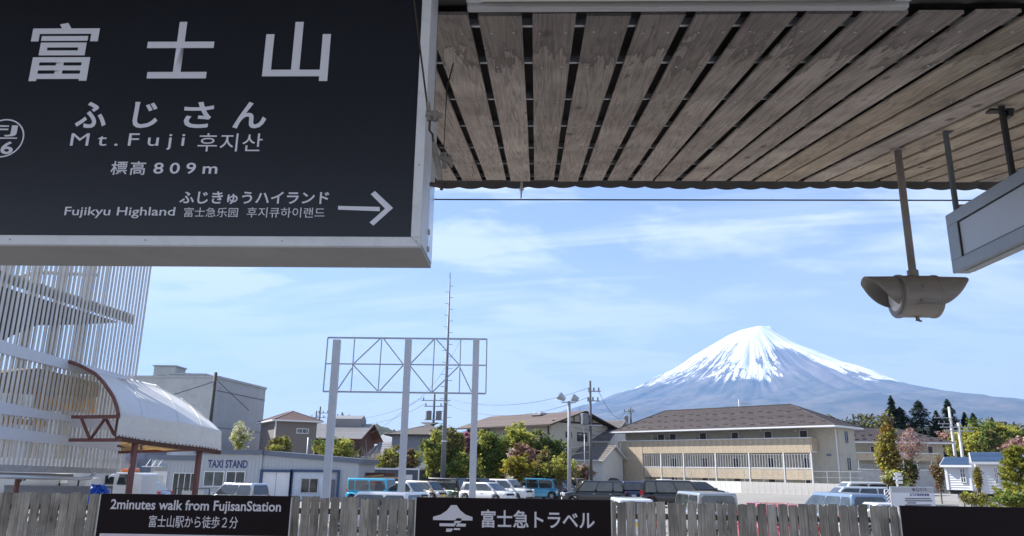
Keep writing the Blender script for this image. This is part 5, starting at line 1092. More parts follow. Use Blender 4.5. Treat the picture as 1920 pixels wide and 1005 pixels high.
# ================================================================== CARS
def car(label, px, Y, heading, kind, col_, name='parked_car', two=None, X=None, group='cars parked in the car park', plate=None, glassm=None, cat='car', detail=True):
    S = dict(kei=(3.4, 1.48, 1.74, .30, .17, .03, .06, .02, .50), keilow=(3.4, 1.48, 1.53, .45, .62, .05, .16, .25, .56), minivan=(4.6, 1.78, 1.85, .55, .75, .10, .10, .08, .52), suv=(4.55, 1.82, 1.70, .95, .70, .08, .20, .30, .60),
             hatch=(4.1, 1.70, 1.50, .80, .85, .06, .16, .40, .60), sedan=(4.6, 1.78, 1.45, 1.15, .75, .45, .14, .75, .62), taxi=(4.4, 1.70, 1.75, .85, .62, .12, .08, .22, .56), van=(4.7, 1.7, 1.98, .25, .50, .05, .05, .03, .5),
             box=(4.1, 1.74, 1.66, .85, .35, .06, .10, .06, .58), wagon=(4.9, 1.85, 1.72, .75, 1.05, .16, .22, .22, .54), pick=(4.5, 1.8, 1.75, 1.1, .5, .1, .1, .1, .6))[kind]
    L, Wd, H, hood, rake, tailx, tum, rrake, bf = S
    X = gx(px, Y) if X is None else X
    t_ = thing(name, label, cat, (X, Y, GZ(X, Y)), R(heading), group)
    P_ = paint(col_[0], col_[1], col_[2] if len(col_) > 2 else .15); hw = Wd/2; belt = H*bf; zb_ = .20; rw_ = .31 if H < 1.8 else .33
    wx = (L/2-.72 if hood > .5 else L/2-.52, -L/2+.62 if hood > .5 else -L/2+.45)
    hoodz = belt-.06 if hood > .4 else belt-.02
    # lower body loft
    xs = sorted(set([round(-L/2+L*i/30, 4) for i in range(31)]+[w0+s*(rw_+.06)*c for w0 in wx for s in (-1, 1) for c in (1, .92, .7, .38)]+[w0 for w0 in wx]))
    xs = [x for x in xs if -L/2 <= x <= L/2]; P = []
    cow = L/2-hood
    for x in xs:
        fx = (L/2-x); bx = x+L/2
        top = belt if x < cow else belt-(belt-hoodz)*min(1, (x-cow)/max(hood, .01)*1.3)-(.10*max(0, (x-cow)/max(hood, .1))**2 if hood > .4 else 0)
        if fx < .22: top -= (.22-fx)**2*3.2
        if bx < .14: top -= (.14-bx)**2*3
        wv = hw*(1-(.20 if hood > .4 else .12)*max(0, 1-fx/.75)**2-.07*max(0, 1-bx/.6)**2)
        z0 = zb_+.10*max(0, 1-fx/.35)+.12*max(0, 1-bx/.35); za = 0
        for w0 in wx:
            d = abs(x-w0); ra = rw_+.06
            if d < ra: za = max(za, rw_+math.sqrt(max(0, ra*ra-d*d)))
        z0 = max(z0, za) if za > z0 else z0; zm = z0+(top-z0)*.55; ring = [(0, z0+.02), (wv-.10, z0), (wv-.02, z0+.03), (wv, zm), (wv-.015, top-.12), (wv-.06, top-.02), (wv-.14, top+.005), (0, top+.02)]
        P += [(x, -y, z) for y, z in ring]+[(x, y, z) for y, z in reversed(ring[1:-1])]
    n = 14; m = MB(); m.grid(P, len(xs), n, closed=True); m.f += [tuple(range(n-1, -1, -1)), tuple((len(xs)-1)*n+i for i in range(n))]
    obj('body', m, P_ , t_, smooth=True)
    m = MB(); m.box(-L/2+.03, -hw*.94, .19, L/2-.06, hw*.94, .30); obj('underbody', m, rubber, t_)
    # greenhouse
    zt = H; a0 = cow+.04; a1 = cow-rake; b0 = -L/2+.05; b1 = -L/2+tailx+rrake*.6; wb = hw-.05; wt = hw-tum-.02; zbt = belt-.03
    bot = [(b0, -wb), (a0, -wb), (a0, wb), (b0, wb)]; topc = [(b1, -wt), (a1, -wt), (a1, wt), (b1, wt)]
    b = bmesh.new(); vs = [b.verts.new((x, y, zbt)) for x, y in bot]+[b.verts.new((x, y, zt-.03)) for x, y in topc]
    for f in ((0, 1, 2, 3), (4, 5, 6, 7), (0, 1, 5, 4), (1, 2, 6, 5), (2, 3, 7, 6), (3, 0, 4, 7)): b.faces.new([vs[i] for i in f])
    bmesh.ops.recalc_face_normals(b, faces=b.faces); bmesh.ops.bevel(b, geom=[e for e in b.edges if max(v.co.z for v in e.verts) > zbt+.1], offset=.09, segments=4, affect='EDGES', profile=.6)
    me = bpy.data.meshes.new('cabin'); b.to_mesh(me); b.free(); Pt = paint(two[0], two[1]) if two else P_
    obj('cabin', me, Pt, t_, smooth=True)
    sm = t_.children[-1]; 
    G = glassm or carglass
    def quad(c, off, u0, u1, v0, v1, nm='side_window'):     # c: bottom-left, bottom-right, top-right, top-left
        c = [Vector(p) for p in c]; nn = (c[1]-c[0]).cross(c[3]-c[0]).normalized()*off
        f = lambda u, v: (c[0].lerp(c[1], u)).lerp(c[3].lerp(c[2], u), v)+nn
        r = .06; pts = [(u0+r*(u1-u0), v0), (u1-r*(u1-u0), v0), (u1, v0+.12), (u1, v1-.12), (u1-r*(u1-u0), v1), (u0+r*(u1-u0), v1), (u0, v1-.12), (u0, v0+.12)]
        fr = [f(u, v) for u, v in pts]; obj(nm, MB().prism([tuple(p) for p in fr], tuple(nn*.6)), G, t_)
    B3 = [(x, y, zbt) for x, y in bot]; T3 = [(x, y, zt-.03) for x, y in topc]
    nwin = 3 if L > 4.2 or kind in ('van',) else (3 if kind == 'kei' else 2)
    divs = {2: (.04, .42, .97), 3: (.03, .24, .60, .96)}[nwin]
    if kind == 'kei': divs = (.03, .20, .56, .965)
    if kind == 'hatch' or kind == 'sedan': divs = (.10, .48, .95)
    for s in (0, 1):
        for i in range(len(divs)-1):
            if s == 0: quad((B3[0], B3[1], T3[1], T3[0]), .006, divs[i]+.012, divs[i+1]-.012, .10, .84)
            else: quad((B3[2], B3[3], T3[3], T3[2]), .006, 1-divs[i+1]+.012, 1-divs[i]-.012, .10, .84)
    quad((B3[1], B3[2], T3[2], T3[1]), .006, .07, .93, .08, .90, 'windscreen'); quad((B3[3], B3[0], T3[0], T3[3]), .006, .08, .92, .14, .86, 'rear_window')
    # wheels
    for w0 in wx:
        for s in (-1, 1):
            y0 = s*(hw-.20); wh = obj('wheel', MB().tube([(w0, y0, rw_), (w0, y0+s*.03, rw_), (w0, y0+s*.16, rw_), (w0, y0+s*.185, rw_)], [rw_*.95, rw_, rw_, rw_*.93], 20), rubber, t_)
            m = MB(); yr = y0+s*.186
            for k in range(5):
                a = 2*math.pi*k/5; m.bar((w0, yr, rw_), (w0+.2*math.cos(a), yr, rw_+.2*math.sin(a)), .07, .02, (0, 1, 0))
            m.tube([(w0, yr-s*.05, rw_), (w0, yr-s*.003, rw_)], .205, 18); m.tube([(w0, yr, rw_), (w0, yr+s*.012, rw_)], .05, 8); obj('rim', m, rimm, wh)
    hz = belt-.20 if hood > .4 else belt-.24
    for s in (-1, 1):
        yy = hw*.76*s if hood > .4 else hw*.80*s
        m = MB(); m.tube([(L/2-.16, yy, hz), (L/2-.03, yy*.98, hz), (L/2+.0, yy*.95, hz)], [.13, .12, .07], 10); obj('headlight', m, lampm, t_)
        tz = belt*.85 if kind not in ('kei', 'minivan', 'wagon', 'van') else belt*1.0
        m = MB(); m.box(-L/2-.012, s*(hw-.20)-.07, tz-.16, -L/2+.10, s*(hw-.20)+.11 if s > 0 else s*(hw-.20)+.07, tz+.14)
        if s < 0: m = MB(); m.box(-L/2-.012, -(hw-.20)-.11, tz-.16, -L/2+.10, -(hw-.20)+.07, tz+.14)
        obj('tail_light', m, redlamp, t_, bevel=.02)
        m = MB(); m.box(a0-.22, s*(wb)-(0 if s > 0 else .17), belt+.0, a0-.10, s*wb+(.17 if s > 0 else 0), belt+.14); obj('mirror', m, P_, t_, bevel=.03)
        if detail:
            for fx in (.28, .60): x = b0+(a0-b0)*fx; obj('door_handle', MB().box(x, s*hw-.012 if s > 0 else -hw-.02, belt-.16, x+.16, s*hw+.02 if s > 0 else -hw+.012, belt-.13), alu if kind in ('taxi', 'box', 'wagon') else P_, t_)
    m = MB(); m.box(L/2-.06, -hw*.50, hz-.10, L/2+.006, hw*.50, hz+.05); m.box(L/2-.10, -hw*.62, .27, L/2+.004, hw*.62, .38); obj('grille', m, black, t_, bevel=.01)
    pm = plate or (plate_y if kind in ('kei', 'keilow') else plate_w)
    obj('number_plate', MB().box(L/2+.006, -.165, .42, L/2+.018, .165, .58), pm, t_); obj('number_plate', MB().box(-L/2-.025, -.165, .62, -L/2-.012, .165, .78), pm, t_)
    return t_
Wt = ('white', (.68, .69, .70), .05); Sv = ('silver', (.42, .45, .50), .55); Bk = ('black', (.012, .013, .016)); Gr = ('dark_green', (.05, .07, .055), .3)
car('silver blue sedan nosing out behind the left dome post beside the taxi office', 236, 46, 178, 'sedan', ('ice_silver', (.33, .42, .55), .5))
car('pale silver minivan facing left in front of the blue taxi lettering', 445, 43, 154, 'keilow', ('pale_silver', (.50, .55, .62), .3))
car('turquoise boxy kei van behind the fence gap, between the two left billboard posts', 699, 53, -18, 'kei', ('turquoise', (.05, .40, .62), .1))
car('white car with its roof just above the fence in front of the turquoise kei van', 708, 31, 160, 'keilow', Wt)
car('white compact van half hidden by the middle billboard post', 757, 54, -28, 'keilow', ('pearl', (.62, .66, .66)))
car('beige rounded compact car between the white compact and the green boxy wagon', 797, 59, -32, 'keilow', ('beige', (.45, .40, .33)))
car('dark green two tone boxy wagon with black roof just right of the middle billboard post', 842, 61, -33, 'kei', ('sage_green', (.13, .19, .15), .3), two=('black', (.012, .013, .016)))
car('black boxy kei wagon behind the right billboard post', 884, 62, -36, 'kei', ('charcoal', (.04, .045, .05)), two=('black', (.012, .013, .016)))
car('white hatchback with black lower grille in front of the white sport utility car', 914, 58, -34, 'hatch', Wt)
car('white sport utility car with roof rails facing right beside the blue kei van', 946, 62.5, -30, 'suv', Wt)
car('bright blue boxy kei van seen from the side in the middle of the car park', 1013, 68, -16, 'kei', ('sky_blue', (.08, .36, .62), .1))
car('pale lilac kei car right behind the nose of the bright blue kei van', 1051, 72, -42, 'keilow', ('lilac', (.42, .42, .56), .2))
car('cream and salmon kei car behind the lilac kei car', 1071, 76, -44, 'kei', ('cream', (.48, .40, .34)), two=('cream', (.48, .40, .34)))
car('pale blue small hatchback behind the black taxi roof', 1093, 79, -40, 'keilow', ('pale_blue', (.28, .42, .58), .2))
car('white high roofed van beyond the black taxi', 1097, 86, 185, 'van', Wt)
car('tan car with sloping bonnet beyond the black taxi roof', 1126, 82, 10, 'hatch', ('tan', (.33, .28, .20)))
car('red estate car behind the white sport utility car', 946, 78, -12, 'hatch', ('red', (.42, .03, .04)))
car('silver white minibus far back between the right billboard post and trees', 908, 80, 176, 'van', ('silver_white', (.50, .55, .60), .2))
car('dark blue car far left of the silver white minibus', 872, 80, 10, 'hatch', ('deep_blue', (.04, .08, .14), .3))
car('black taxi with chrome door handles facing left in front of the car park row', 1112, 56.5, 184, 'taxi', Bk)
car('dark blue estate car directly behind the tail of the black taxi', 1152, 63, 96, 'hatch', ('navy', (.02, .035, .09), .3))
car('navy car with blue and white reflections between the taxi and the red hatchback', 1172, 60, 100, 'suv', ('navy', (.02, .035, .09), .3))
car('red hatchback just left of the long black minivan', 1199, 63, 96, 'hatch', ('red', (.42, .03, .04)))
car('long black minivan facing right in front of the tan apartment wall', 1266, 56, -3, 'minivan', Bk)
car('dark grey car beyond the nose of the long black minivan', 1312, 61, 0, 'hatch', ('graphite', (.06, .065, .08), .4))
car('small white car with grey window far behind the long black minivan', 1244, 76, 92, 'keilow', Wt)
car('silver and black boxy off roader seen from behind above the fence', 1318, 33, 97, 'box', ('pewter', (.33, .36, .38), .4))
car('white roofed kei car with antenna just above the fence right of the brown company sign', 1181, 28.5, 92, 'keilow', ('bright_white', (.74, .76, .80)), detail=False)
car('red and pink tinted car roof barely above the fence below the apartments', 1449, 26.5, 93, 'hatch', ('crimson', (.50, .05, .09), .2), detail=False)
car('large silver blue minivan seen from behind above the fence near the notice board', 1578, 32.5, 99, 'wagon', ('steel_blue', (.23, .31, .42), .5), detail=False)
car('navy and white sport utility car with red tail light beyond the large silver minivan', 1598, 50, 180, 'suv', ('navy', (.02, .035, .09), .3), two=('silver_white', (.50, .55, .60)))
car('white estate car behind the navy sport utility car', 1620, 54.5, 180, 'minivan', Wt)
car('white car partly hidden behind the parking notice board', 1706, 30, 4, 'sedan', Wt, detail=False)
# antenna fins
cc = thing('covered_car', 'dark domed car cover near the white house and apartment stair tower', 'covered car', (gx(1146, 82), 82, 0)); P = []; nA, nB = 18, 7
for j in range(nB):
    for i in range(nA):
        a = 2*math.pi*i/nA; r_ = math.cos(j/(nB-1)*math.pi/2)**.55; P.append((1.25*r_*math.cos(a)*(1+.03*math.sin(5*a)), 2.0*r_*math.sin(a), 1.75*math.sin(j/(nB-1)*math.pi/2)))
obj('cover', MB().grid(P, nB, nA, closed=True), mat('cover_dark', (.05, .055, .06), .8, bump=.5, bscale=8), cc, smooth=True)
rn = thing('red_barrier_net', 'orange red barrier netting between the red estate and the blue kei van', 'barrier', (gx(968, 73), 73, 0)); m = MB()
for k in range(9): m.bar((-1.2+k*.3, 0, .1), (-1.2+k*.3, 0, 1.5), .08)
for z in (.3, .6, .9, 1.2, 1.45): m.bar((-1.2, 0, z), (1.2, 0, z), .12)
obj('net', m, mat('orange_red_net', (.5, .08, .05), .7), rn)
# flatbed tow truck with blue tarp at the left
tk = thing('flatbed_truck', 'white flatbed truck with an orange beacon and grey load bed behind the left fence', 'truck', (gx(218, 41), 41, 0)); 
zz1 = at(225, 886, 41)[2]; zb1 = at(225, 912, 41)[2]
m = MB(); m.prism([(-.95, 0, .5), (1.1, 0, .5), (1.1, 0, zz1-.05), (.8, 0, zz1), (-.25, 0, zz1), (-.62, 0, zz1-.12), (-.95, 0, zb1)], (0, 1.9, 0)); obj('cab', m, paint('white', (.68, .69, .70)), tk, bevel=.07)
zq0, zq1 = at(225, 909, 41)[2], at(225, 889, 41)[2]
m = MB(); m.prism([(-.18, 0, zq0), (.35, 0, zq0), (.35, 0, zq1), (-.08, 0, zq1)], (0, -.02, 0)); obj('side_window', m, carglass, tk)
m = MB(); m.prism([(-.98, .2, zb1+.02), (-.98, 1.7, zb1+.02), (-.66, 1.7, zz1-.14), (-.66, .2, zz1-.14)], (-.02, 0, .01)); obj('windscreen', m, carglass, tk)
m = MB(); m.prism([(-.88, 0, zb1+.08), (-.36, 0, zb1+.08), (-.36, 0, zz1-.22), (-.58, 0, zz1-.22)], (0, -.02, 0)); obj('quarter_window', m, carglass, tk)
obj('beacon', MB().box(-.35, .5, zz1+.0, .35, 1.2, zz1+.2), mat('orange_beacon', (.7, .18, .05), .3), tk, bevel=.04)
obj('mirror', MB().box(-.72, -.22, zb1+.2, -.64, -.04, zb1+.55), black, tk)
for x in (-.3, 2.8, 3.6): obj('wheel', MB().tube([(x, -.02, .45), (x, .3, .45)], .45, 16), rubber, tk)
obj('bonnet', MB().prism([(-2.0, 0, .6), (-.96, 0, .6), (-.96, 0, zb1-.02), (-2.0, 0, zb1-.30)], (0, 1.8, 0)), paint('white', (.68, .69, .70)), tk, bevel=.05)
bd = thing('steel_container_bed', 'long grey steel skip with pale sacks stacked in it behind the leftmost fence boards', 'skip', (gx(85, 37), 37, 0)); z0, z1 = at(85, 922, 37)[2], at(85, 911, 37)[2]
bd.name = 'steel_skip'
a0 = at(8, 915, 37)[0]-bd.location.x; a1 = at(168, 915, 37)[0]-bd.location.x
m = MB(); m.box(a0, 0, .4, a1, .08, z1); m.box(a0, 2, .4, a1, 2.08, z1); m.box(a0, .08, .4, a1, 2, z0-.2); m.box(a0, -.04, z1-.08, a1, .0, z1+.02)
obj('side', m, mat('skip_grey', (.14, .155, .18), .6, .2, dirt=.3), bd); m = MB(); rs = random.Random(5); x = a0+.8
while x < a1-.4: hgt = rs.uniform(.12, .40); m.box(x, .3, z0-.2, x+rs.uniform(.35, .7), 1.6, z1+hgt); x += .5
obj('block_load', m, pale_conc, bd); m = MB(); m.prism([(a0+.25, .2, z1), (a0+1.6, .2, z1+.55), (a0+2.4, .2, z1+.55), (a0+2.4, .2, z1)], (0, 1.4, 0)); obj('sheet_cover', m, ww, bd)
bt = thing('blue_tarp', 'crumpled bright blue tarpaulin slung in front of the white truck cab', 'tarpaulin', (gx(182, 36), 36, 0)); z0, z1 = at(182, 925, 36)[2], at(182, 906, 36)[2]; P = []; rs = np.random.default_rng(2); nX, nZ = 16, 9
x0, x1 = at(158, 915, 36)[0]-bt.location.x, at(200, 915, 36)[0]-bt.location.x
for j in range(nZ):
    for i in range(nX):
        u, v = i/(nX-1), j/(nZ-1); P.append((x0+(x1-x0)*(u*(1-.0*v)+.30*v*(1-u)), rs.uniform(-.12, .12)+.5*math.sin(v*3)*.4, z0-.6+(z1-z0+.6)*v*(1-.12*u*v)+rs.uniform(-.05, .05)))
o = obj('sheet', MB().grid(P, nZ, nX), mat('tarp_blue', (.015, .10, .55), .4), bt); sm = o.modifiers.new('t', 'SOLIDIFY'); sm.thickness = .03
obj('frame', MB().box(x0+.3, .25, .2, x1-.1, .6, z1-.25), skm if 'skm' in globals() else steel, bt)
# ================================================================== TREES AND PLANTS
def leaf_mesh(centers, radii, n_per, size, seed, flat=0.0, droop=0.0):
    g = np.random.default_rng(seed); C = np.repeat(centers, n_per, 0); Rr = np.repeat(radii, n_per, 0); n = len(C)
    d = g.normal(size=(n, 3)); d /= np.linalg.norm(d, axis=1)[:, None]; rad = g.random(n)**.45
    p = C+d*rad[:, None]*Rr; s = size*g.uniform(.6, 1.35, n)
    nr = g.normal(size=(n, 3))+d*.6+np.array([0, 0, .5+flat]); nr /= np.linalg.norm(nr, axis=1)[:, None]
    a = np.cross(nr, g.normal(size=(n, 3))); a /= np.linalg.norm(a, axis=1)[:, None]; b = np.cross(nr, a)
    a *= s[:, None]; b *= (s*.6)[:, None]
    V = np.stack([p-a, p-b*.9, p+a, p+b*.9], 1).reshape(-1, 3); F = np.arange(n*4).reshape(-1, 4); return V, F
def mk(name, V, F, mt, parent):
    me = bpy.data.meshes.new(name); n = len(F); me.vertices.add(len(V)); me.vertices.foreach_set('co', V.ravel()); me.loops.add(n*4); me.loops.foreach_set('vertex_index', F.ravel()); me.polygons.add(n); me.polygons.foreach_set('loop_start', np.arange(n)*4); me.update(calc_edges=True); me.materials.append(mt)
    o = bpy.data.objects.new(name, me); link(o, parent); return o
def tree(label, rect, Y, mats, name='tree', cat='tree', ncl=26, npc=90, size=.16, sub=.34, seed=None, trunk=.14, group=None, zb=0.0, bk=None, open_=0.0, depth=None, blossom=None):
    x0, y0, x1, y1 = rect; seed = int(seed or (x0*7+y0)); g = np.random.default_rng(seed); xc = (x0+x1)/2
    X0, X1 = at(x0, (y0+y1)/2, Y)[0], at(x1, (y0+y1)/2, Y)[0]; Z1 = at(xc, y0, Y)[2]; Z0 = max(at(xc, y1, Y)[2], zb+.05)
    rx, rz = (X1-X0)/2*1.12, (Z1-Z0)/2; ry = depth or rx*.9; cz_ = (Z0+Z1)/2-zb
    t_ = thing(name, label, cat, ((X0+X1)/2, Y, zb), 0, group); K2 = g.normal(size=(7, 3))*2.6; ph = g.random(7)*6.28
    lobe = lambda d: .84+.16*np.sin(d@K2.T+ph).sum(1)/1.6
    nb = int(ncl*2.0); VV = {j: [] for j in range(len(mats))}; m = MB(); dr = g.normal(size=3)*.05
    n_st = 1 if name == 'tree' and rz > rx*.55 else 3; trm = MB(); stems = []
    for q in range(n_st):
        ox = g.uniform(-.35, .35)*rx if n_st > 1 else 0.; tp = np.array([ox+g.uniform(-.15, .15)*rx, g.uniform(-.1, .1)*ry, cz_+rz*.75]); bs = np.array([ox*.4, 0, 0.]); md = bs*.5+tp*.5+np.array([g.uniform(-.12, .12)*rx, 0, 0]); stems.append((bs, md, tp))
        trm.tube([tuple(bs), tuple(bs*.7+md*.3), tuple(md), tuple(md*.5+tp*.5), tuple(tp)], [trunk/n_st**.5, trunk*.8/n_st**.5, trunk*.5, trunk*.3, trunk*.1], 7)
    obj('trunk', trm, bk or bark, t_); lo = max(.15, (Z0-zb)*.8)
    for i in range(nb):
        d = g.normal(size=3); d[2] = abs(d[2])*.9-.42 if g.random() < .8 else -abs(d[2]); d /= np.linalg.norm(d); e = d*lobe(d[None])[0]*g.uniform(.72, 1.12)*np.array([rx, ry, rz])+np.array([0, 0, cz_])
        bs, md, tp = stems[g.integers(n_st)]; s = np.clip((e[2]-.45*rz-lo)/(tp[2]-lo), .04, .92)*g.uniform(.8, 1.0); zc = lo+(tp[2]-lo)*s; u = zc/tp[2]; p0 = bs*(1-u)**2+2*md*u*(1-u)+tp*u*u; p0[2] = zc
        mid = (p0+e)/2+np.array([0, 0, .12*rz])+g.normal(size=3)*.06*rx; L_ = np.linalg.norm(e-p0)
        if i < 40: m.tube([p0, mid, e], [trunk*.30, trunk*.16, .01], 4, False)
        n = max(12, int(npc*(.35+.75*g.random()))); s_ = .22+.83*g.random(n)**.8; c = (p0*((1-s_)**2)[:, None]+2*mid*(s_*(1-s_))[:, None]+e*(s_**2)[:, None]) if 1 else 0
        sg = (.06+.13*np.sin(np.clip(s_, 0, 1)*math.pi)**.7)*max(L_, .5*rx)*.95; c = c+g.normal(size=(n, 3))*sg[:, None]*np.array([1, 1, .75])
        sz = size*g.uniform(.55, 1.3, n)*.92; out = (e-p0)/max(L_, .01); nr = g.normal(size=(n, 3))*.7+np.array([0, 0, .8+open_]); nr /= np.linalg.norm(nr, axis=1)[:, None]
        a = np.cross(nr, g.normal(size=(n, 3))+out*.8); a /= np.linalg.norm(a, axis=1)[:, None]; b_ = np.cross(nr, a); a *= sz[:, None]; b_ *= (sz*.55)[:, None]
        c[:, 2] = np.maximum(c[:, 2], .05); VV[int(g.integers(len(mats)))].append(np.stack([c-a, c-b_, c+a, c+b_], 1).reshape(-1, 3))
    obj('limb', m, bk or bark, t_)
    for j, mt in enumerate(mats):
        if VV[j]: V_ = np.concatenate(VV[j]); mk('crown', V_, np.arange(len(V_)).reshape(-1, 4), mt, t_)
    return t_
def conifer(label, px, Y, ytop, wpx, mt, name='conifer', ybot=None, n=8000, group=None):
    X = gx(px, Y); Z = at(px, ytop, Y)[2]; w_ = wpx/2/FPX*Y*3.1; t_ = thing(name, label, 'tree', (X, Y, 0), 0, group); g = np.random.default_rng(int(px))
    obj('trunk', MB().tube([(0, 0, 0), (0, 0, Z*.95)], [.3, .04], 7), bark, t_); base = 1.0; u = g.random(n)**.75; z = base+(Z-base)*(1-u)
    wr_ = w_*(u**.72)*(.55+.45*np.abs(np.sin(z*2.2+g.random())))*(1+.2*np.sin(z*.9+px)); a = g.random(n)*2*math.pi; lob = 1+.22*np.sin(a*3+z*.8); r_ = wr_*lob*g.random(n)**.4
    p = np.stack([r_*np.cos(a), r_*np.sin(a), z-r_*.28], 1); s = .26*g.uniform(.6, 1.3, n)
    o_ = np.stack([np.cos(a), np.sin(a), -.35+g.normal(size=n)*.25], 1); tn = np.stack([-np.sin(a), np.cos(a), g.normal(size=n)*.4], 1)
    V_ = np.stack([p-o_*s[:, None], p-tn*s[:, None]*.45, p+o_*s[:, None], p+tn*s[:, None]*.45], 1).reshape(-1, 3); mk('crown', V_, np.arange(n*4).reshape(-1, 4), mt, t_); return t_
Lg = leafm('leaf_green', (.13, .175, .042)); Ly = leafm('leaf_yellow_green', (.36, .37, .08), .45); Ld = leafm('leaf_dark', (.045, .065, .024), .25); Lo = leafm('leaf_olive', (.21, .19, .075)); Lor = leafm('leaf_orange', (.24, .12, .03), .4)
Lp_ = leafm('blossom_pink', (.38, .17, .23), .4); Lr = leafm('leaf_russet', (.22, .135, .085), .35); Lw = leafm('blossom_cream', (.52, .52, .34), .45); Lc = leafm('conifer_dark', (.022, .036, .020), .1); Lyl = leafm('leaf_lemon', (.30, .25, .03), .5); Lpp = leafm('blossom_pale_pink', (.42, .26, .24), .4)
tree('small tree of cream blossom standing before the tall grey building', (426, 786, 476, 848), 66, [Lw, Lw, Ly], ncl=22, npc=60, size=.10, sub=.30, trunk=.12)
tree('round yellow green shrub behind the taxi office roof, left one', (502, 812, 550, 862), 68, [Ly, Lo], ncl=26, npc=110, size=.13, name='shrub', cat='shrub')
tree('wide yellow green shrub behind the taxi office roof beside the left billboard post', (588, 822, 668, 868), 68, [Ly, Ly, Lg], ncl=36, npc=110, size=.13, name='shrub', cat='shrub')
bb2 = thing('bare_shrub', 'leafless pale twiggy shrub right of the yellow green shrub above the taxi office', 'shrub', (gx(682, 68), 68, 0)); m = MB(); rs = random.Random(4)
for k in range(34):
    a = rs.uniform(-1.1, 1.1); l = rs.uniform(1.0, 2.2); z0 = 2.4+rs.random()*.6; p0 = (rs.uniform(-.4, .4), rs.uniform(-.3, .3), z0); m.tube([p0, (p0[0]+math.sin(a)*l*.5, p0[1], z0+math.cos(a)*l*.5), (p0[0]+math.sin(a)*l+.1, p0[1]+rs.uniform(-.3, .3), z0+math.cos(a)*l*.95)], [.04, .025, .01], 4, False)
m.tube([(0, 0, 0), (0, 0, 2.6)], .15, 6); obj('twig', m, bark_l, bb2)
tree('clipped shrub of yellow and russet leaves under the grey house, left', (708, 840, 750, 882), 70, [Ly, Lo], ncl=26, npc=110, size=.14, name='shrub', cat='shrub'); tree('rounded shrub of olive and russet leaves under the grey house, right', (745, 838, 790, 882), 70, [Lo, Lr, Ly], ncl=26, npc=110, size=.14, name='shrub', cat='shrub')
tree('yellow green tree left of the antenna mast foot', (790, 806, 836, 900), 66, [Ly, Lg], ncl=34, npc=110, size=.15)
tree('tall olive tree just right of the antenna mast', (826, 788, 868, 890), 68, [Lo, Lg, Lo, Ly], ncl=46, npc=110, size=.15)
tree('pink blossoming tree behind the right billboard post', (858, 803, 888, 850), 71, [Lp_], ncl=26, npc=90, size=.14)
tree('bright green low tree between the mast and right billboard post', (838, 842, 894, 900), 66, [Lg, Ly], ncl=30, npc=100, size=.14)
tree('broad green tree covering the left half of the gabled house', (884, 796, 956, 898), 72, [Lg, Ly, Lg], ncl=58, npc=120, size=.16, trunk=.2)
tree('yellow green maple below the roof middle of the gabled house', (940, 792, 1012, 850), 73, [Ly, Ly, Lg], ncl=42, npc=100, size=.15, trunk=.18)
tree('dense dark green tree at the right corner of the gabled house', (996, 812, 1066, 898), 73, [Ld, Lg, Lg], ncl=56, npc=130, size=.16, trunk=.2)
tree('russet pink leaved tree in the middle of the hedge row', (960, 824, 1004, 884), 69, [Lr, Lpp], ncl=28, npc=80, size=.14); tree('olive brown shrub tree left of the floodlight pole', (1002, 836, 1038, 895), 68, [Lo, Ly, Lr], ncl=30, npc=80, size=.14)
tree('bright yellow green fan shaped sapling before the russet tree', (942, 846, 1005, 902), 66, [Ly, Lyl], ncl=24, npc=60, size=.16, sub=.25, open_=.8); tree('pale grassy bush at the foot of the floodlight pole', (1022, 846, 1078, 902), 67, [Lo, Ly], ncl=30, npc=80, size=.12, name='shrub', cat='shrub')
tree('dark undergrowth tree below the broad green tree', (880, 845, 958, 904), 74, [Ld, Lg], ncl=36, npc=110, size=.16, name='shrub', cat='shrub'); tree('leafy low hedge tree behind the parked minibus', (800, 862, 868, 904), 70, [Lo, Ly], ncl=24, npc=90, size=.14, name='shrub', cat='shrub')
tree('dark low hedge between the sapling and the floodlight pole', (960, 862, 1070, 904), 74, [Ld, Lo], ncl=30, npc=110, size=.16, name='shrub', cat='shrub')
tree('dry pale shrub between floodlight pole and white house', (1072, 868, 1110, 900), 76, [Lo, Lpp], ncl=22, npc=70, size=.13, name='shrub', cat='shrub')
# right side
tree('tall narrow tree of yellow and orange leaves left of the notice board', (1649, 780, 1681, 912), 58, [Ly, Lyl, Lor, Lo], ncl=66, npc=90, size=.12, trunk=.12, sub=.26)
tree('thin twigged tree with sparse salmon pink leaves above the notice board', (1678, 800, 1732, 866), 60, [Lr, Lpp, Lpp], ncl=34, npc=26, size=.085, trunk=.10, bk=bark_l, sub=.28)
tree('slim dark green tree directly behind the notice board', (1698, 852, 1716, 914), 57, [Ld, Lo], ncl=30, npc=70, size=.10, sub=.28); tree('low pale green bushes left of the notice board foot', (1655, 878, 1700, 916), 52, [Lo, Ly, Lw], ncl=30, npc=80, size=.10, name='shrub', cat='shrub')
tree('reddish thin shrub between the second apartments and the smaller cabin', (1750, 856, 1768, 918), 58, [Lr, Lo], ncl=26, npc=50, size=.10, name='shrub', cat='shrub', bk=bark_l)
tree('narrow yellow brown shrub between the two white cabins', (1826, 868, 1838, 918), 45.5, [Lyl, Lo], ncl=26, npc=60, size=.08, name='shrub', cat='shrub')
tree('very large rounded yellow green tree behind the blue roofed cabins', (1812, 782, 1910, 872), 105, [Ly, Lyl, Ly, Lg], ncl=110, npc=150, size=.24, trunk=.4, sub=.24); tree('mid green shadowed tree in front of the large yellow green one', (1838, 800, 1880, 850), 100, [Lg, Lo], ncl=34, npc=110, size=.2)
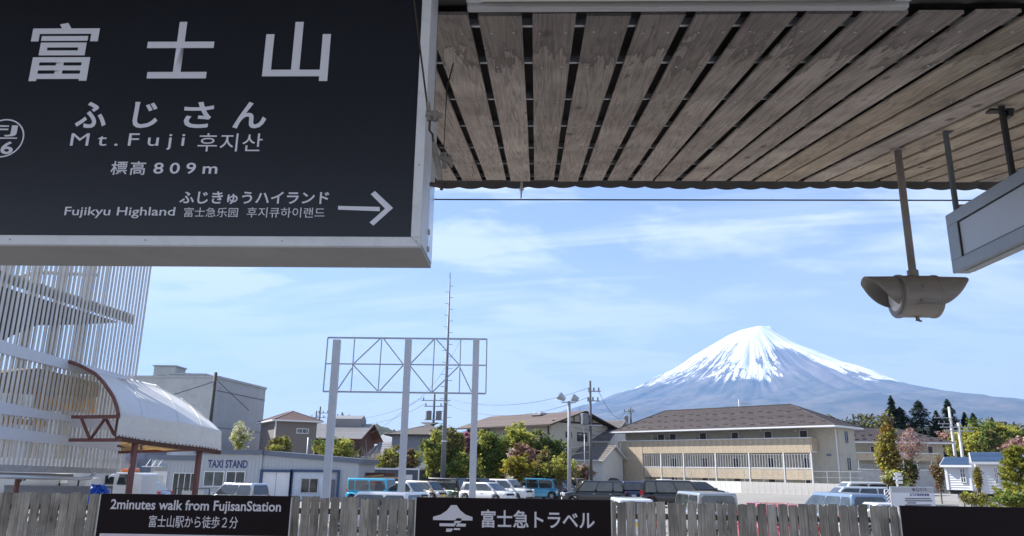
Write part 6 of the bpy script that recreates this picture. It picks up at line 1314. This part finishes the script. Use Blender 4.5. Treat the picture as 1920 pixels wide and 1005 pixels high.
tree('pale pink blossoming tree at the right edge above the cabins', (1890, 812, 1935, 868), 88, [Lpp, Lr], ncl=34, npc=90, size=.16); tree('rust coloured low trees beyond the pale concrete poles', (1758, 800, 1800, 850), 120, [Lpp, Lr, Lo], ncl=34, npc=90, size=.2); tree('yellow olive tree behind the smaller cabin roof', (1770, 822, 1822, 862), 112, [Lo, Ly], ncl=34, npc=100, size=.2)
# young spruce-like conifer at right, sprawling branches
sx_, sY = gx(1930, 34), 34; sp_ = thing('spruce_tree', 'sprawling yellow green spruce with pointed branches in front of the larger cabin', 'tree', (sx_, sY, 0)); g = np.random.default_rng(11); ztp = at(1895, 838, sY)[2]
obj('trunk', MB().tube([(0, 0, 0), (.1, 0, ztp)], [.10, .02], 7), bark, sp_); m = MB(); VV = []
for k in range(150):
    z0 = .05+(ztp-.1)*(k/150)**1.0; a = g.random()*2*math.pi; l = (1.25*(1-z0/ztp)**.7+.15)*g.uniform(.75, 1.15); rise_ = .35*l+g.uniform(-.1, .1); e = np.array([math.cos(a)*l, math.sin(a)*l, rise_]); p0 = np.array([0, 0, z0]); m.tube([p0, p0+e*.5+np.array([0, 0, -.05*l]), p0+e], [.02, .012, .004], 4, False)
    nn_ = int(130*l)+30; s = g.random(nn_)**.7; c = p0+e*s[:, None]+np.array([0, 0, -.1*l])*(s*(1-s))[:, None]*2
    dirn = e/np.linalg.norm(e); rd = g.normal(size=(nn_, 3))*.55+dirn; rd /= np.linalg.norm(rd, axis=1)[:, None]; c = c+rd*.03; q = np.cross(rd, g.normal(size=(nn_, 3))); q /= np.linalg.norm(q, axis=1)[:, None]; ln = .13*g.uniform(.6, 1.3, nn_)[:, None]
    VV.append(np.stack([c, c+rd*ln*.5-q*.030, c+rd*ln, c+rd*ln*.5+q*.030], 1).reshape(-1, 3))
V_ = np.concatenate(VV); V_[:, 2] = np.maximum(V_[:, 2], .01); mk('needles', V_, np.arange(len(V_)).reshape(-1, 4), leafm('spruce_needles', (.26, .27, .05), .45), sp_); obj('branch', m, bark, sp_)
tree('low bush at the foot of the spruce by the path', (1800, 922, 1850, 946), 37, [Lo, Ly], ncl=26, npc=90, size=.07, name='shrub', cat='shrub', trunk=.03); tree('bright bush under the spruce at the lower right', (1872, 918, 1925, 948), 31, [Ly, Lg], ncl=30, npc=120, size=.07, name='shrub', cat='shrub', trunk=.03)
obj('garden_path', MB().add([(gx(1745, 48), 48, .008), (gx(1822, 48), 48, .008), (gx(1870, 25), 25, .008), (gx(1740, 25), 25, .008)], [(0, 1, 2, 3)]), concrete, kind='structure')
obj('garden_soil', MB().add([(gx(1822, 50), 50, .007), (gx(2100, 50), 50, .007), (gx(2300, 22), 22, .007), (gx(1885, 22), 22, .007)], [(0, 1, 2, 3)]), mat('garden_soil', (.16, .12, .07), .95, var=.3, scale=4, bump=.6), kind='structure')
for lb_, px, yt, wd in (('tall dark conifer, leftmost of the row, with a narrow top', 1689, 743, 26), ('rounded dark conifer right beside the narrow one', 1704, 764, 44), ('broad dark conifer in the middle of the conifer row', 1741, 751, 44), ('small dark conifer left of the tall pale concrete pole', 1773, 770, 24), ('tall slim dark conifer just right of the tall pale concrete pole', 1797, 749, 28), ('shaded conifer behind the orange leaved tree', 1672, 776, 36), ('tiny conifer tip above the large yellow green tree, left', 1827, 773, 16), ('tiny conifer tip above the large yellow green tree, right', 1843, 775, 18)):
    conifer(lb_, px, 135, yt, wd*1.15, Lc)
# far wood as one mass
g = np.random.default_rng(21); cs = []; rd = []
prof = ([1150, 1560, 1600, 1640, 1660, 1700, 1760, 1800, 1850, 1930, 2100], [850, 786, 778, 778, 785, 792, 800, 800, 790, 800, 800])
for k in range(420):
    px = g.uniform(1180, 2080); Y = g.uniform(150, 200); yt = np.interp(px, *prof)+8; X = gx(px, Y); Zt = at(px, yt, Y)[2]; z = Zt*g.uniform(.30, 1.0)
    if Zt < 2: continue
    cs.append((X, Y, z)); rd.append((2.6, 2.6, 2.0))
Vw, Fw = leaf_mesh(np.array(cs), np.array(rd), 90, .45, 3); wd_ = mk('distant_wood', Vw, Fw, leafm('wood_olive', (.10, .10, .04), .2), None); wd_['kind'] = 'stuff'; wd_['label'] = 'olive green wood beyond the apartments'
g = np.random.default_rng(22); cs = [];
for k in range(260):
    px = g.uniform(660, 1160); Y = g.uniform(120, 170); X = gx(px, Y); cs.append((X, Y, g.uniform(.5, 5.2)))
Vw, Fw = leaf_mesh(np.array(cs), np.full((len(cs), 3), 2.2), 70, .4, 4); wd_ = mk('far_hedge_trees', Vw, Fw, Lo, None); wd_['kind'] = 'stuff'; wd_['label'] = 'band of far trees low behind the houses'
# ================================================================== AIR
hz_m = bpy.data.materials.new('air'); hz_m.use_nodes = True; t = hz_m.node_tree; t.nodes.clear(); pv = N(t, 'ShaderNodeVolumePrincipled'); pv.inputs['Color'].default_value = (.28, .52, 1, 1); pv.inputs['Density'].default_value = HAZE; pv.inputs['Anisotropy'].default_value = .1
oo = N(t, 'ShaderNodeOutputMaterial'); t.links.new(pv.outputs[0], oo.inputs['Volume'])
obj('haze', MB().box(-9500, -900, -400, 13500, 15800, 2700), hz_m, kind='stuff')
